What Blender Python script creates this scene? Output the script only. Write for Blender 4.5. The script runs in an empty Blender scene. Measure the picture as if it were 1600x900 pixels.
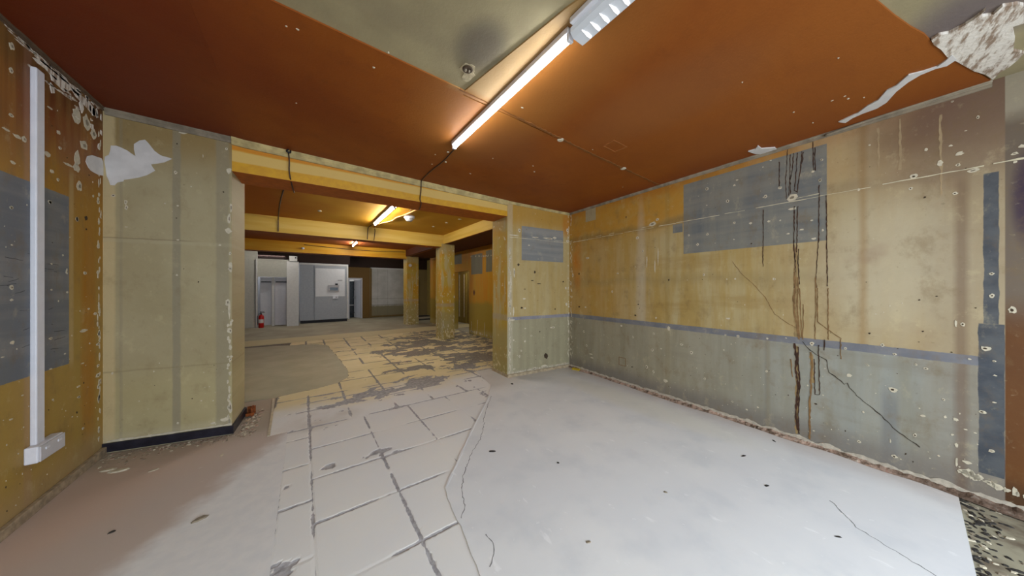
import bpy, bmesh, math, random
from mathutils import Vector, Matrix, noise as mnoise
random.seed(7)
scene = bpy.context.scene
COL = scene.collection
# ---------------------------------------------------------------- camera, world, light, exposure
cam_d = bpy.data.cameras.new('camera'); cam = bpy.data.objects.new('camera', cam_d); COL.objects.link(cam)
cam_d.sensor_width = 36; cam_d.lens = 36*450/1600; cam_d.clip_start = .02; cam_d.clip_end = 100
cam.location = (0, 0, 1.5)
cam.rotation_euler = (math.pi/2, 0, -math.atan(325/450))
scene.camera = cam
world = bpy.data.worlds.new('world'); scene.world = world; world.use_nodes = True
world.node_tree.nodes['Background'].inputs[0].default_value = (.75, .87, 1, 1)
world.node_tree.nodes['Background'].inputs[1].default_value = .6
vs = scene.view_settings
vs.view_transform = 'Standard'; vs.look = 'None'; vs.exposure = 0.0; vs.gamma = 1; vs.use_curve_mapping = False

def area(name, loc, rot, sx, sy, power, color):
    d = bpy.data.lights.new(name, 'AREA'); d.shape = 'RECTANGLE'; d.size = sx; d.size_y = sy; d.energy = power; d.color = color
    o = bpy.data.objects.new(name, d); COL.objects.link(o); o.location = loc; o.rotation_euler = rot
    return o
# daylight through the shop window behind the camera
area('window_daylight', (1.15, -2.40, 1.55), (math.pi/2-.55, 0, 0), 4.1, 2.1, 260, (.78, .88, 1.0))
TUBE = 34.0            # emission of the foreground tube
TUBE_BACK = 150.0       # emission of the tubes in the back bays

# ---------------------------------------------------------------- shader expressions
def lin(c):
    return tuple(((v/255)/12.92 if v/255 <= .04045 else ((v/255+.055)/1.055)**2.4) for v in c) + (1,)
class T:
    nt = None
class E:
    def __init__(s, k): s.k = k
    def __add__(a, b): return op('ADD', a, b)
    def __radd__(a, b): return op('ADD', b, a)
    def __sub__(a, b): return op('SUBTRACT', a, b)
    def __rsub__(a, b): return op('SUBTRACT', b, a)
    def __mul__(a, b): return op('MULTIPLY', a, b)
    def __rmul__(a, b): return op('MULTIPLY', b, a)
    def __truediv__(a, b): return op('DIVIDE', a, b)
def put(sock, v):
    if isinstance(v, E): T.nt.links.new(v.k, sock)
    elif isinstance(v, tuple): sock.default_value = v
    else: sock.default_value = v
def op(o, a, b=0.0, clamp=False):
    n = T.nt.nodes.new('ShaderNodeMath'); n.operation = o; n.use_clamp = clamp
    put(n.inputs[0], a); put(n.inputs[1], b); return E(n.outputs[0])
def mn(a, b): return op('MINIMUM', a, b)
def mx(a, b): return op('MAXIMUM', a, b)
def sat(a): return op('ADD', a, 0.0, True)
def sm(x, lo, hi):
    n = T.nt.nodes.new('ShaderNodeMapRange'); n.interpolation_type = 'SMOOTHSTEP'
    put(n.inputs[0], x); n.inputs[1].default_value = lo; n.inputs[2].default_value = hi
    return E(n.outputs[0])
def vec(x, y, z=0.0):
    n = T.nt.nodes.new('ShaderNodeCombineXYZ')
    for i, v in enumerate((x, y, z)): put(n.inputs[i], v)
    return E(n.outputs[0])
def noise(v, scale, detail=3, rough=.55, dist=0):
    n = T.nt.nodes.new('ShaderNodeTexNoise'); put(n.inputs['Vector'], v)
    n.inputs['Scale'].default_value = scale; n.inputs['Detail'].default_value = detail
    n.inputs['Roughness'].default_value = rough; n.inputs['Distortion'].default_value = dist
    return E(n.outputs[0])
def mix(f, a, b):
    n = T.nt.nodes.new('ShaderNodeMix'); n.data_type = 'RGBA'
    put(n.inputs[0], f); put(n.inputs[6], a); put(n.inputs[7], b); return E(n.outputs[2])
def rect(u, v, u0, u1, v0, v1, s=.004):
    d = mn(mn(u-u0, u1-u), mn(v-v0, v1-v)); return op('ADD', d/s, .5, True)
def band(u, u0, u1, s=.01):
    return op('ADD', mn(u-u0, u1-u)/s, .5, True)
def blob(u, v, cu, cv, ru, rv):      # soft ellipse
    a = (u-cu)*(1/ru); b = (v-cv)*(1/rv)
    return sm(a*a+b*b, 1.0, 0.0)
def shader(name, fn, rough=.8, bump=None, bdist=.01, metallic=0.0, spec=.3):
    m = bpy.data.materials.new(name); m.use_nodes = True; T.nt = m.node_tree
    p = m.node_tree.nodes['Principled BSDF']
    tc = m.node_tree.nodes.new('ShaderNodeTexCoord'); sp = m.node_tree.nodes.new('ShaderNodeSeparateXYZ')
    m.node_tree.links.new(tc.outputs['Object'], sp.inputs[0])
    P = E(tc.outputs['Object']); X, Y, Z = (E(sp.outputs[i]) for i in range(3))
    r = fn(P, X, Y, Z); h = None
    if isinstance(r, list):
        if len(r) > 2: rough = r[2]
        r, h = r[0], r[1]
    put(p.inputs['Base Color'], r)
    put(p.inputs['Roughness'], rough); p.inputs['Metallic'].default_value = metallic
    p.inputs['Specular IOR Level'].default_value = spec
    if h is not None:
        b = m.node_tree.nodes.new('ShaderNodeBump'); b.inputs['Distance'].default_value = bdist; b.inputs['Strength'].default_value = .6
        put(b.inputs['Height'], h); m.node_tree.links.new(b.outputs[0], p.inputs['Normal'])
    return m
def plain(name, c, rough=.6, var=.12, scale=14, metallic=0.0, spec=.3):
    c = lin(c); d = tuple(v*(1-var*2) for v in c[:3])+(1,)
    return shader(name, lambda P, X, Y, Z: [mix(sm(noise(P, scale, 4), .3, .7), d, c), noise(P, scale*3, 2)], rough, bdist=.002, metallic=metallic, spec=spec)
def emis(name, c, s, base=.8):
    m = bpy.data.materials.new(name); m.use_nodes = True; nt = m.node_tree
    p = nt.nodes['Principled BSDF']; p.inputs['Base Color'].default_value = (base, base, base*1.02, 1)
    p.inputs['Emission Color'].default_value = tuple(c)+(1,); p.inputs['Emission Strength'].default_value = s
    return m

# ---------------------------------------------------------------- mesh helpers
def link(o, parent=None):
    COL.objects.link(o)
    if parent is not None: o.parent = parent; o.matrix_parent_inverse = parent.matrix_world.inverted() if False else Matrix()
    return o
def obj(name, bm, mats, parent=None, smooth=False, local=True):
    bmesh.ops.recalc_face_normals(bm, faces=bm.faces)
    me = bpy.data.meshes.new(name); bm.to_mesh(me); bm.free()
    for m in (mats if isinstance(mats, (list, tuple)) else [mats]): me.materials.append(m)
    if smooth:
        for p in me.polygons: p.use_smooth = True
    return link(bpy.data.objects.new(name, me), parent)
def tag(o, label=None, cat=None, group=None, kind=None):
    if label: o['label'] = label
    if cat: o['category'] = cat
    if group: o['group'] = group
    if kind: o['kind'] = kind
    return o
def empty(name, loc=(0, 0, 0), rz=0):
    o = bpy.data.objects.new(name, None); o.empty_display_size = .1; COL.objects.link(o); o.location = loc; o.rotation_euler = (0, 0, rz); return o
def box(bm, x0, x1, y0, y1, z0, z1, mi=0, bev=0):
    vs_ = [bm.verts.new((x, y, z)) for z in (z0, z1) for y in (y0, y1) for x in (x0, x1)]
    fs = [bm.faces.new([vs_[i] for i in q]) for q in ((0, 2, 3, 1), (4, 5, 7, 6), (0, 1, 5, 4), (2, 6, 7, 3), (0, 4, 6, 2), (1, 3, 7, 5))]
    for f in fs: f.material_index = mi
    if bev:
        es = set(e for f in fs for e in f.edges)
        bmesh.ops.bevel(bm, geom=list(es), offset=bev, segments=2, affect='EDGES', profile=.5)
def prism(bm, pts, z0, z1, mi=0):
    """polygon in XY, extruded in z (values may be functions of x,y)"""
    f0 = z0 if callable(z0) else (lambda x, y: z0); f1 = z1 if callable(z1) else (lambda x, y: z1)
    a = [bm.verts.new((x, y, f0(x, y))) for x, y in pts]; b = [bm.verts.new((x, y, f1(x, y))) for x, y in pts]
    n = len(pts); fs = [bm.faces.new(a[::-1]), bm.faces.new(b)]
    for i in range(n): fs.append(bm.faces.new((a[i], a[(i+1) % n], b[(i+1) % n], b[i])))
    for f in fs: f.material_index = mi
    for f in fs[:2]: f.normal_update()
    bmesh.ops.triangulate(bm, faces=[f for f in fs[:2]])
def slab(bm, pts, F, t0, t1, mi=0):
    """polygon on a plane: F(a, b, n) gives the world point"""
    a = [bm.verts.new(F(p[0], p[1], t0)) for p in pts]; b = [bm.verts.new(F(p[0], p[1], t1)) for p in pts]
    n = len(pts); fs = [bm.faces.new(a[::-1]), bm.faces.new(b)]
    for i in range(n): fs.append(bm.faces.new((a[i], a[(i+1) % n], b[(i+1) % n], b[i])))
    for f in fs: f.material_index = mi
    for f in fs[:2]: f.normal_update()
    bmesh.ops.triangulate(bm, faces=fs[:2])
def tube(bm, pts, r, seg=8, mi=0):
    pts = [Vector(p) for p in pts]; rings = []
    for i, p in enumerate(pts):
        d = (pts[min(i+1, len(pts)-1)]-pts[max(i-1, 0)]).normalized()
        u = d.cross(Vector((0, 0, 1)) if abs(d.z) < .9 else Vector((1, 0, 0))).normalized(); w = d.cross(u)
        rr = r[i] if isinstance(r, (list, tuple)) else r
        rings.append([bm.verts.new(p+(u*math.cos(k*2*math.pi/seg)+w*math.sin(k*2*math.pi/seg))*rr) for k in range(seg)])
    fs = []
    for a, b in zip(rings, rings[1:]):
        for k in range(seg): fs.append(bm.faces.new((a[k], a[(k+1) % seg], b[(k+1) % seg], b[k])))
    fs.append(bm.faces.new(rings[0][::-1])); fs.append(bm.faces.new(rings[-1]))
    for f in fs: f.material_index = mi
def lathe(bm, c, prof, seg=20, mi=0, up=1):
    rings = []
    for r, z in prof:
        rings.append([bm.verts.new((c[0]+r*math.cos(k*2*math.pi/seg), c[1]+r*math.sin(k*2*math.pi/seg), c[2]+up*z)) for k in range(seg)])
    for a, b in zip(rings, rings[1:]):
        for k in range(seg): bm.faces.new((a[k], a[(k+1) % seg], b[(k+1) % seg], b[k])).material_index = mi
    bm.faces.new(rings[0][::-1]).material_index = mi; bm.faces.new(rings[-1]).material_index = mi
def wob(cx, cy, rx, ry, n=10, j=.35, rnd=random):
    ph = rnd.random()*6
    return [(cx+rx*math.cos(k*2*math.pi/n+ph)*(1+rnd.uniform(-j, j)), cy+ry*math.sin(k*2*math.pi/n+ph)*(1+rnd.uniform(-j, j))) for k in range(n)]
def ribbon(pts, w, jit=0.0, step=.03):
    """polygon outline of a wavering line of width w through pts"""
    P = []
    for (x0, y0), (x1, y1) in zip(pts, pts[1:]):
        n = max(1, int(math.hypot(x1-x0, y1-y0)/step))
        for i in range(n): P.append((x0+(x1-x0)*i/n, y0+(y1-y0)*i/n))
    P.append(pts[-1]); L = []; Rr = []
    for i, p in enumerate(P):
        a = P[max(i-1, 0)]; b = P[min(i+1, len(P)-1)]; dx, dy = b[0]-a[0], b[1]-a[1]; l = math.hypot(dx, dy) or 1
        nx, ny = -dy/l, dx/l; c = random.uniform(-jit, jit); ww = w/2*random.uniform(.35, 1.2) if jit else w/2
        L.append((p[0]+nx*(ww+c), p[1]+ny*(ww+c))); Rr.append((p[0]-nx*(ww-c), p[1]-ny*(ww-c)))
    return L, Rr
def ribslab(bm, pts, w, F, t, jit=0.0, step=.03, mi=0):
    L, Rr = ribbon(pts, w, jit, step); V = []
    for l, r in zip(L, Rr):
        V.append([bm.verts.new(F(l[0], l[1], -.002)), bm.verts.new(F(l[0], l[1], t)), bm.verts.new(F(r[0], r[1], t)), bm.verts.new(F(r[0], r[1], -.002))])
    for a, b in zip(V, V[1:]):
        for k in range(3): bm.faces.new((a[k], a[k+1], b[k+1], b[k])).material_index = mi
    bm.faces.new(V[0]); bm.faces.new(V[-1])

# planes: F(a, z, n), n towards the room
def FR(y, z, n=0): return (3.8804+.05764*y-n, y, z)
def FL(y, z, n=0): return (-1.475+n, y, z)
def FS(x, z, n=0): return (x, 3.95-.1045*(x-2.76)-n, z)
def FP(x, z, n=0): return (x, 4.28-.227*(x+1.48)-n, z)
def zc(X, Y=0): return 3.03-.024*X if X > -.5 else 3.042-.1*(X+.5)
def FC(x, y, n=0): return (x, y, zc(x)-n)
def FF(x, y, n=0): return (x, y, n)
FLOOR_RIGHT = .004
# ---------------------------------------------------------------- measured marks (metres)
DATA_RC = [(1.133,0.959,0.0185,0.0155,1),(0.88,0.971,0.0105,0.012,0),(1.256,0.955,0.0115,0.0115,1),(0.549,0.972,0.017,0.0215,1),(0.34,0.963,0.0135,0.013,0),(0.077,0.963,0.015,0.0115,1),(0.137,1.027,0.013,0.0155,1),(0.205,1.115,0.011,0.01,2),(0.223,1.55,0.007,0.006,2),(-0.039,1.406,0.009,0.008,2),(-0.115,1.437,0.0095,0.0065,2),(-0.068,0.882,0.014,0.011,1),(-0.024,0.901,0.0095,0.0085,1),(0.213,0.84,0.0095,0.0085,1),(0.319,0.728,0.021,0.0175,0),(0.084,0.673,0.028,0.023,1),(0.524,0.407,0.013,0.0145,2),(-0.144,0.667,0.0085,0.0105,1),(-0.055,0.512,0.014,0.009,0),(-0.15,0.541,0.008,0.0125,0),(-0.193,0.537,0.0125,0.0145,0),(-0.196,0.351,0.01,0.0185,0),(-0.02,0.347,0.0115,0.018,1),(0.077,0.132,0.0195,0.0185,1),(0.262,0.171,0.0145,0.0125,1),(-0.306,1.077,0.023,0.0195,1),(-0.33,1.446,0.012,0.016,1),(-0.329,1.599,0.012,0.0115,1),(-0.399,1.352,0.0175,0.029,1),(-0.294,0.63,0.0175,0.014,1),(-0.327,0.371,0.0135,0.0135,0),(-0.337,0.995,0.008,0.0075,1),(-0.246,0.991,0.009,0.008,0),(-0.193,1.239,0.007,0.0315,0),(-0.221,1.237,0.0145,0.0165,1),(0.885,0.628,0.013,0.0135,0),(1.271,0.781,0.01,0.0095,0),(0.578,0.566,0.0075,0.0105,0),(0.239,0.436,0.008,0.01,0),(-0.232,0.48,0.009,0.006,0),(-0.179,0.42,0.008,0.0085,0),(-0.27,1.358,0.0065,0.006,2),(-0.055,1.165,0.007,0.008,2),(1.471,0.391,0.014,0.019,1),(1.187,0.208,0.011,0.011,1),(1.055,0.165,0.0115,0.0105,0),(0.956,0.224,0.011,0.0105,0),(1.228,1.149,0.0255,0.013,0),(0.828,1.589,0.01,0.0085,0),(1.16,1.604,0.011,0.0115,0),(-0.34,0.897,0.009,0.006,0),(-0.337,0.71,0.01,0.006,0),(-0.196,0.232,0.007,0.042,0),(-0.237,0.247,0.023,0.014,0),(0.098,0.25,0.005,0.018,0),(-0.176,1.027,0.006,0.006,2),(1.445,2.7,0.0185,0.0235,1),(1.235,2.505,0.0165,0.017,1),(1.146,2.714,0.0105,0.0105,0),(0.896,2.456,0.022,0.0115,0),(0.781,2.524,0.0185,0.011,0),(0.496,2.508,0.011,0.016,1),(-0.0,2.284,0.012,0.0135,1),(-0.015,2.375,0.0255,0.0245,1),(-0.069,2.562,0.0115,0.013,0),(-0.202,2.398,0.0125,0.014,1),(-0.128,2.438,0.0165,0.0275,0),(-0.206,2.479,0.021,0.0175,0),(-0.173,2.55,0.0115,0.008,0),(-0.19,2.193,0.015,0.0125,1),(-0.278,2.707,0.0095,0.0155,1),(-0.408,2.343,0.0085,0.0095,0),(-0.408,2.4,0.0165,0.011,0),(-0.431,2.44,0.0135,0.0145,0),(-0.262,2.337,0.027,0.017,0),(0.263,2.351,0.0095,0.0165,0),(-0.065,2.2,0.0075,0.009,2),(0.204,2.713,0.009,0.008,0),(0.543,2.603,0.0145,0.014,0),(0.488,2.697,0.011,0.009,0),(-0.179,2.873,0.0065,0.0065,1),(0.204,2.528,0.005,0.0055,2),(1.449,2.702,0.0195,0.024,1),(1.138,2.713,0.0075,0.009,0),(1.232,2.498,0.0175,0.0205,1),(1.449,2.503,0.0095,0.0085,0),(1.168,2.661,0.0165,0.014,0),(0.892,2.462,0.0175,0.0205,0),(0.777,2.516,0.018,0.0145,0),(0.914,2.778,0.0065,0.0075,0),(0.851,2.825,0.0115,0.0075,0),(0.486,2.692,0.0115,0.013,1),(0.497,2.505,0.0125,0.0185,0),(1.168,2.238,0.0155,0.016,1),(1.021,2.206,0.0155,0.0135,0),(0.868,2.196,0.016,0.0115,0),(0.777,2.187,0.008,0.011,0),(0.55,2.142,0.011,0.0085,0),(0.478,2.037,0.008,0.015,0),(0.621,2.066,0.021,0.009,0),(0.716,2.042,0.0155,0.009,0),(0.536,1.967,0.021,0.0115,0),(1.553,2.042,0.016,0.018,1),(1.657,2.173,0.0125,0.016,0),(1.443,2.153,0.0175,0.019,1),(1.172,2.05,0.0075,0.008,0),(1.241,1.602,0.0085,0.0085,0),(1.483,1.663,0.0135,0.0175,0),(0.822,1.592,0.0115,0.0125,1),(0.684,2.397,0.0465,0.046,0),(0.684,2.283,0.0385,0.017,0),(2.139,2.406,0.0635,0.033,0),(2.07,2.459,0.028,0.027,0),(2.378,2.245,0.0385,0.022,0),(2.292,2.039,0.0205,0.022,1),(3.359,2.03,0.045,0.0265,0),(2.726,1.73,0.024,0.0135,0),(2.828,1.441,0.0165,0.0275,0),(3.435,0.715,0.0305,0.0265,1),(3.374,0.476,0.0225,0.0265,1),(3.276,0.343,0.0435,0.015,0),(3.252,0.285,0.043,0.0145,0),(2.655,0.905,0.0235,0.02,0),(2.453,0.76,0.014,0.019,0),(2.145,0.623,0.022,0.024,1),(2.229,0.361,0.0265,0.0305,1),(2.129,0.315,0.019,0.021,1),(1.745,0.765,0.0295,0.014,0),(1.623,0.683,0.0225,0.0245,1),(1.955,0.236,0.0385,0.026,0),(2.467,0.306,0.0185,0.0145,2),(2.091,1.081,0.0125,0.018,0),(3.4,1.157,0.0255,0.015,0),(2.015,0.661,0.0135,0.01,0),(2.123,0.853,0.019,0.018,1),(1.912,0.953,0.023,0.037,0),(3.555,1.762,0.024,0.0275,2),(3.555,1.156,0.037,0.0235,2),(2.364,1.257,0.0205,0.0115,2),(2.414,1.091,0.0285,0.019,2),(2.571,2.593,0.013,0.023,2),(1.912,1.607,0.013,0.0205,2),(2.107,1.8,0.008,0.12,0),(2.06,1.946,0.0075,0.141,0),(2.229,1.885,0.008,0.0925,0),(3.718,1.741,0.0225,0.0445,0)]
DATA_SC = [(2.888,2.393,0.104,0.0145,0),(2.993,2.487,0.03,0.04,0),(3.088,1.315,0.0345,0.0185,0),(3.101,1.149,0.0215,0.015,0),(3.7,0.775,0.083,0.0175,0),(2.846,0.96,0.0535,0.0215,0),(3.101,0.576,0.026,0.0185,0),(3.233,0.658,0.027,0.0185,1),(2.993,0.33,0.0255,0.0255,0),(3.415,0.719,0.0185,0.0155,2),(2.879,0.615,0.0205,0.0165,0),(3.027,0.418,0.0215,0.018,0),(3.109,0.797,0.0215,0.013,0),(4.028,1.197,0.031,0.036,0),(4.012,1.5,0.026,0.028,0),(4.054,2.593,0.0365,0.0445,0),(4.054,2.391,0.047,0.0285,0),(2.972,1.901,0.03,0.033,2),(3.309,1.783,0.0225,0.034,2),(3.392,1.576,0.078,0.011,2),(3.255,1.631,0.0495,0.0115,2),(3.036,1.159,0.039,0.0255,2),(3.101,1.482,0.026,0.0115,2),(3.759,1.114,0.02,0.02,2),(3.95,1.62,0.0305,0.024,2),(3.555,0.271,0.062,0.085,2),(3.613,2.401,0.1445,0.0155,0),(3.323,2.395,0.0815,0.0135,0),(3.749,2.425,0.0445,0.0275,0),(2.888,1.771,0.019,0.1085,0),(2.822,1.356,0.0185,0.2155,0),(2.822,1.608,0.0245,0.108,0),(2.875,1.103,0.0205,0.0905,0),(2.805,0.46,0.0245,0.1075,0),(3.188,2.246,0.0225,0.0145,0),(2.888,0.126,0.029,0.018,0),(3.278,0.071,0.1355,0.0265,0),(3.014,0.053,0.0855,0.022,0),(3.508,0.096,0.0705,0.023,0)]
DATA_LC = [(3.274,3.004,0.0235,0.0265,0),(3.27,2.849,0.017,0.0215,0),(3.696,2.653,0.0215,0.017,0),(3.711,2.543,0.0185,0.0165,0),(3.628,2.342,0.023,0.0165,0),(3.608,2.116,0.023,0.016,0),(3.91,2.052,0.0215,0.0225,0),(3.27,2.572,0.0215,0.014,0),(3.285,2.283,0.026,0.011,0),(3.375,2.466,0.0215,0.024,0),(3.274,2.0,0.0175,0.0125,0),(3.69,2.3,0.015,0.0145,0),(3.903,2.88,0.0605,0.0795,0),(4.033,2.884,0.058,0.071,0),(4.133,2.833,0.05,0.0545,0),(4.002,2.677,0.0645,0.047,0),(3.91,2.542,0.046,0.068,0),(3.903,2.46,0.053,0.041,0),(3.939,2.323,0.04,0.0505,0),(3.807,2.45,0.066,0.011,0),(3.539,2.634,0.0135,0.01,0),(3.608,2.788,0.0315,0.0085,0),(3.318,2.46,0.045,0.0125,0),(3.232,2.467,0.031,0.0085,0),(3.58,2.451,0.0415,0.024,0),(4.205,2.537,0.0345,0.038,0),(4.205,2.286,0.0215,0.0205,0),(3.28,1.159,0.0185,0.0135,0),(3.615,1.138,0.0215,0.0115,0),(3.207,1.083,0.017,0.0045,0),(3.615,0.918,0.017,0.008,0),(3.767,1.0,0.0125,0.0075,0),(3.993,1.148,0.0565,0.014,0),(4.08,1.029,0.012,0.0075,0),(4.201,1.004,0.028,0.019,0),(4.201,0.816,0.024,0.014,0),(4.196,0.729,0.037,0.021,0),(4.205,0.626,0.0175,0.0255,0),(4.216,0.522,0.02,0.0215,0),(3.928,0.706,0.0305,0.009,0),(3.932,0.62,0.0235,0.0125,1),(3.989,0.345,0.019,0.0105,0),(4.216,0.245,0.0175,0.032,0),(4.212,0.171,0.0175,0.014,0),(3.358,0.807,0.0115,0.0045,0),(3.269,0.684,0.018,0.007,0),(3.637,0.692,0.0115,0.008,0),(3.983,0.881,0.0225,0.006,0),(3.91,0.503,0.0125,0.0195,2),(3.269,1.998,0.013,0.0095,0),(3.608,2.114,0.017,0.012,0),(3.276,1.768,0.0085,0.006,0),(3.91,2.05,0.0235,0.019,0),(4.205,2.26,0.024,0.0215,0),(4.216,2.084,0.02,0.014,0),(4.205,1.865,0.026,0.0185,0),(4.201,1.636,0.028,0.0215,0),(3.274,1.503,0.0215,0.0175,0),(3.622,1.674,0.0115,0.008,0),(3.743,1.747,0.0125,0.0085,0),(3.788,1.625,0.013,0.0275,0),(3.622,1.487,0.013,0.008,0),(3.791,1.467,0.0115,0.0085,0),(4.012,1.624,0.025,0.018,0),(3.274,1.425,0.013,0.009,0),(4.064,1.324,0.018,0.0095,0),(4.158,1.277,0.0275,0.016,0),(4.216,1.342,0.02,0.019,0),(4.216,1.288,0.02,0.014,0),(4.031,2.082,0.033,0.0295,2),(4.031,1.99,0.015,0.013,2),(4.131,2.294,0.014,0.0135,0)]
DATA_PC = [(-1.009,2.62,0.015,0.02,0),(-0.994,2.299,0.009,0.011,0),(-0.994,1.967,0.013,0.009,0),(-1.0,1.626,0.009,0.0105,0),(-1.336,2.294,0.0125,0.029,0),(-1.332,2.243,0.013,0.029,0),(-1.413,2.344,0.016,0.0135,1),(-1.333,2.064,0.0125,0.0045,0),(-0.691,1.935,0.0125,0.0115,0),(-0.614,1.854,0.0125,0.021,0),(-0.614,1.699,0.0185,0.023,0),(-0.621,2.209,0.017,0.0565,0),(-0.628,2.086,0.031,0.032,0),(-0.607,2.325,0.0115,0.0565,0),(-0.663,2.478,0.01,0.011,2),(-0.621,2.701,0.0215,0.0415,0),(-0.642,2.919,0.011,0.0155,0),(-0.999,2.9,0.008,0.009,2),(-0.816,2.817,0.0035,0.022,0),(-0.958,3.016,0.0385,0.013,0),(-0.62,1.282,0.0135,0.1095,0),(-0.612,1.063,0.0195,0.033,0),(-0.617,0.954,0.014,0.0255,0),(-0.612,0.771,0.0135,0.022,0),(-0.633,1.355,0.019,0.0435,0),(-0.849,1.56,0.009,0.012,2),(-1.418,0.721,0.0085,0.013,0),(-0.994,0.187,0.01,0.014,0),(-1.155,0.707,0.007,0.01,0),(-0.62,0.463,0.011,0.0475,0),(-0.66,0.161,0.04,0.0255,0),(-0.74,0.139,0.026,0.0145,0),(-0.612,0.279,0.0195,0.08,0),(-0.612,1.719,0.0165,0.073,0)]
DATA_PP = [(-1.426,2.797),(-1.393,2.802),(-1.364,2.792),(-1.324,2.771),(-1.298,2.748),(-1.273,2.729),(-1.283,2.791),(-1.283,2.839),(-1.248,2.879),(-1.212,2.895),(-1.192,2.87),(-1.168,2.831),(-1.152,2.804),(-1.121,2.775),(-1.097,2.761),(-1.072,2.759),(-1.032,2.747),(-1.084,2.705),(-1.128,2.685),(-1.173,2.671),(-1.164,2.647),(-1.146,2.615),(-1.168,2.594),(-1.2,2.563),(-1.254,2.532),(-1.301,2.513),(-1.347,2.497),(-1.349,2.483),(-1.387,2.466),(-1.404,2.438),(-1.429,2.438),(-1.44,2.483),(-1.451,2.515),(-1.458,2.59),(-1.465,2.647),(-1.462,2.689),(-1.438,2.711),(-1.429,2.754)]
DATA_PLF = [(4.043,2.604),(4.107,2.639),(4.175,2.649),(4.246,2.663),(4.272,2.643),(4.281,2.562),(4.284,2.516),(4.203,2.501),(4.148,2.499),(4.094,2.501),(4.055,2.519),(4.022,2.554)]
DATA_PB = [[(3.322,3.109),(3.361,3.109),(3.405,3.109),(3.451,3.097),(3.48,3.095),(3.442,3.084),(3.396,3.089),(3.352,3.096)],[(3.442,3.177),(3.519,3.187),(3.58,3.184),(3.633,3.188),(3.689,3.178),(3.759,3.166),(3.747,3.142),(3.689,3.146),(3.644,3.134),(3.59,3.138),(3.559,3.17),(3.509,3.173),(3.47,3.175)],[(3.442,3.055),(3.489,3.072),(3.539,3.089),(3.611,3.105),(3.666,3.109),(3.759,3.117),(3.807,3.097),(3.884,3.108),(3.965,3.093),(3.91,3.055),(3.832,3.054),(3.759,2.996),(3.711,3.002),(3.655,3.008),(3.622,3.005),(3.611,3.037),(3.559,3.05),(3.489,3.043)],[(3.611,2.983),(3.644,2.971),(3.649,2.928),(3.622,2.913),(3.606,2.949)],[(3.759,3.117),(3.832,3.162),(3.91,3.166),(4.007,3.152),(3.979,3.127),(3.884,3.125),(3.807,3.114)],[(3.214,3.113),(3.261,3.122),(3.305,3.114),(3.285,3.106),(3.237,3.104)],[(3.824,3.074),(3.928,3.076),(4.06,3.089),(4.162,3.056),(4.205,3.015),(4.121,2.998),(4.021,3.021),(3.893,3.034)],[(4.021,3.186),(4.141,3.169),(4.236,3.118),(4.205,3.09),(4.1,3.122)]]
DATA_PCC = [(2.962,-0.07),(2.94,-0.093),(2.964,-0.125),(2.949,-0.165),(2.924,-0.198),(2.876,-0.228),(2.919,-0.212),(2.954,-0.255),(2.908,-0.276),(2.942,-0.317),(2.981,-0.338),(3.173,-0.36),(3.165,-0.328),(3.32,-0.351),(3.472,-0.363),(3.554,-0.404),(3.628,-0.391),(3.684,-0.374),(3.732,-0.346),(3.815,-0.329),(3.697,-0.294),(3.578,-0.243),(3.447,-0.201),(3.353,-0.171),(3.241,-0.132),(3.12,-0.107),(3.028,-0.08)]
DATA_PSTRIP = [(3.32,-0.169),(3.363,-0.137),(3.348,-0.093),(3.362,-0.038),(3.408,0.01),(3.497,0.062),(3.631,0.109),(3.687,0.157),(3.701,0.231),(3.727,0.285),(3.781,0.329),(3.718,0.364),(3.686,0.308),(3.661,0.254),(3.583,0.2),(3.539,0.145),(3.423,0.102),(3.399,0.06),(3.299,0.009),(3.321,-0.047),(3.325,-0.101),(3.283,-0.13),(3.232,-0.148)]
DATA_PSMALL = [(3.772,0.992),(3.768,0.931),(3.702,0.896),(3.803,0.891),(3.881,0.805),(3.98,0.803),(3.984,0.865),(3.986,0.904),(3.894,0.963)]
DATA_ORANGE = [(2.38,0.098),(2.557,0.053),(2.743,-0.0),(2.876,-0.045),(3.009,-0.075),(3.241,-0.132),(3.353,-0.171),(3.578,-0.243),(3.82,-0.319)]
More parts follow.
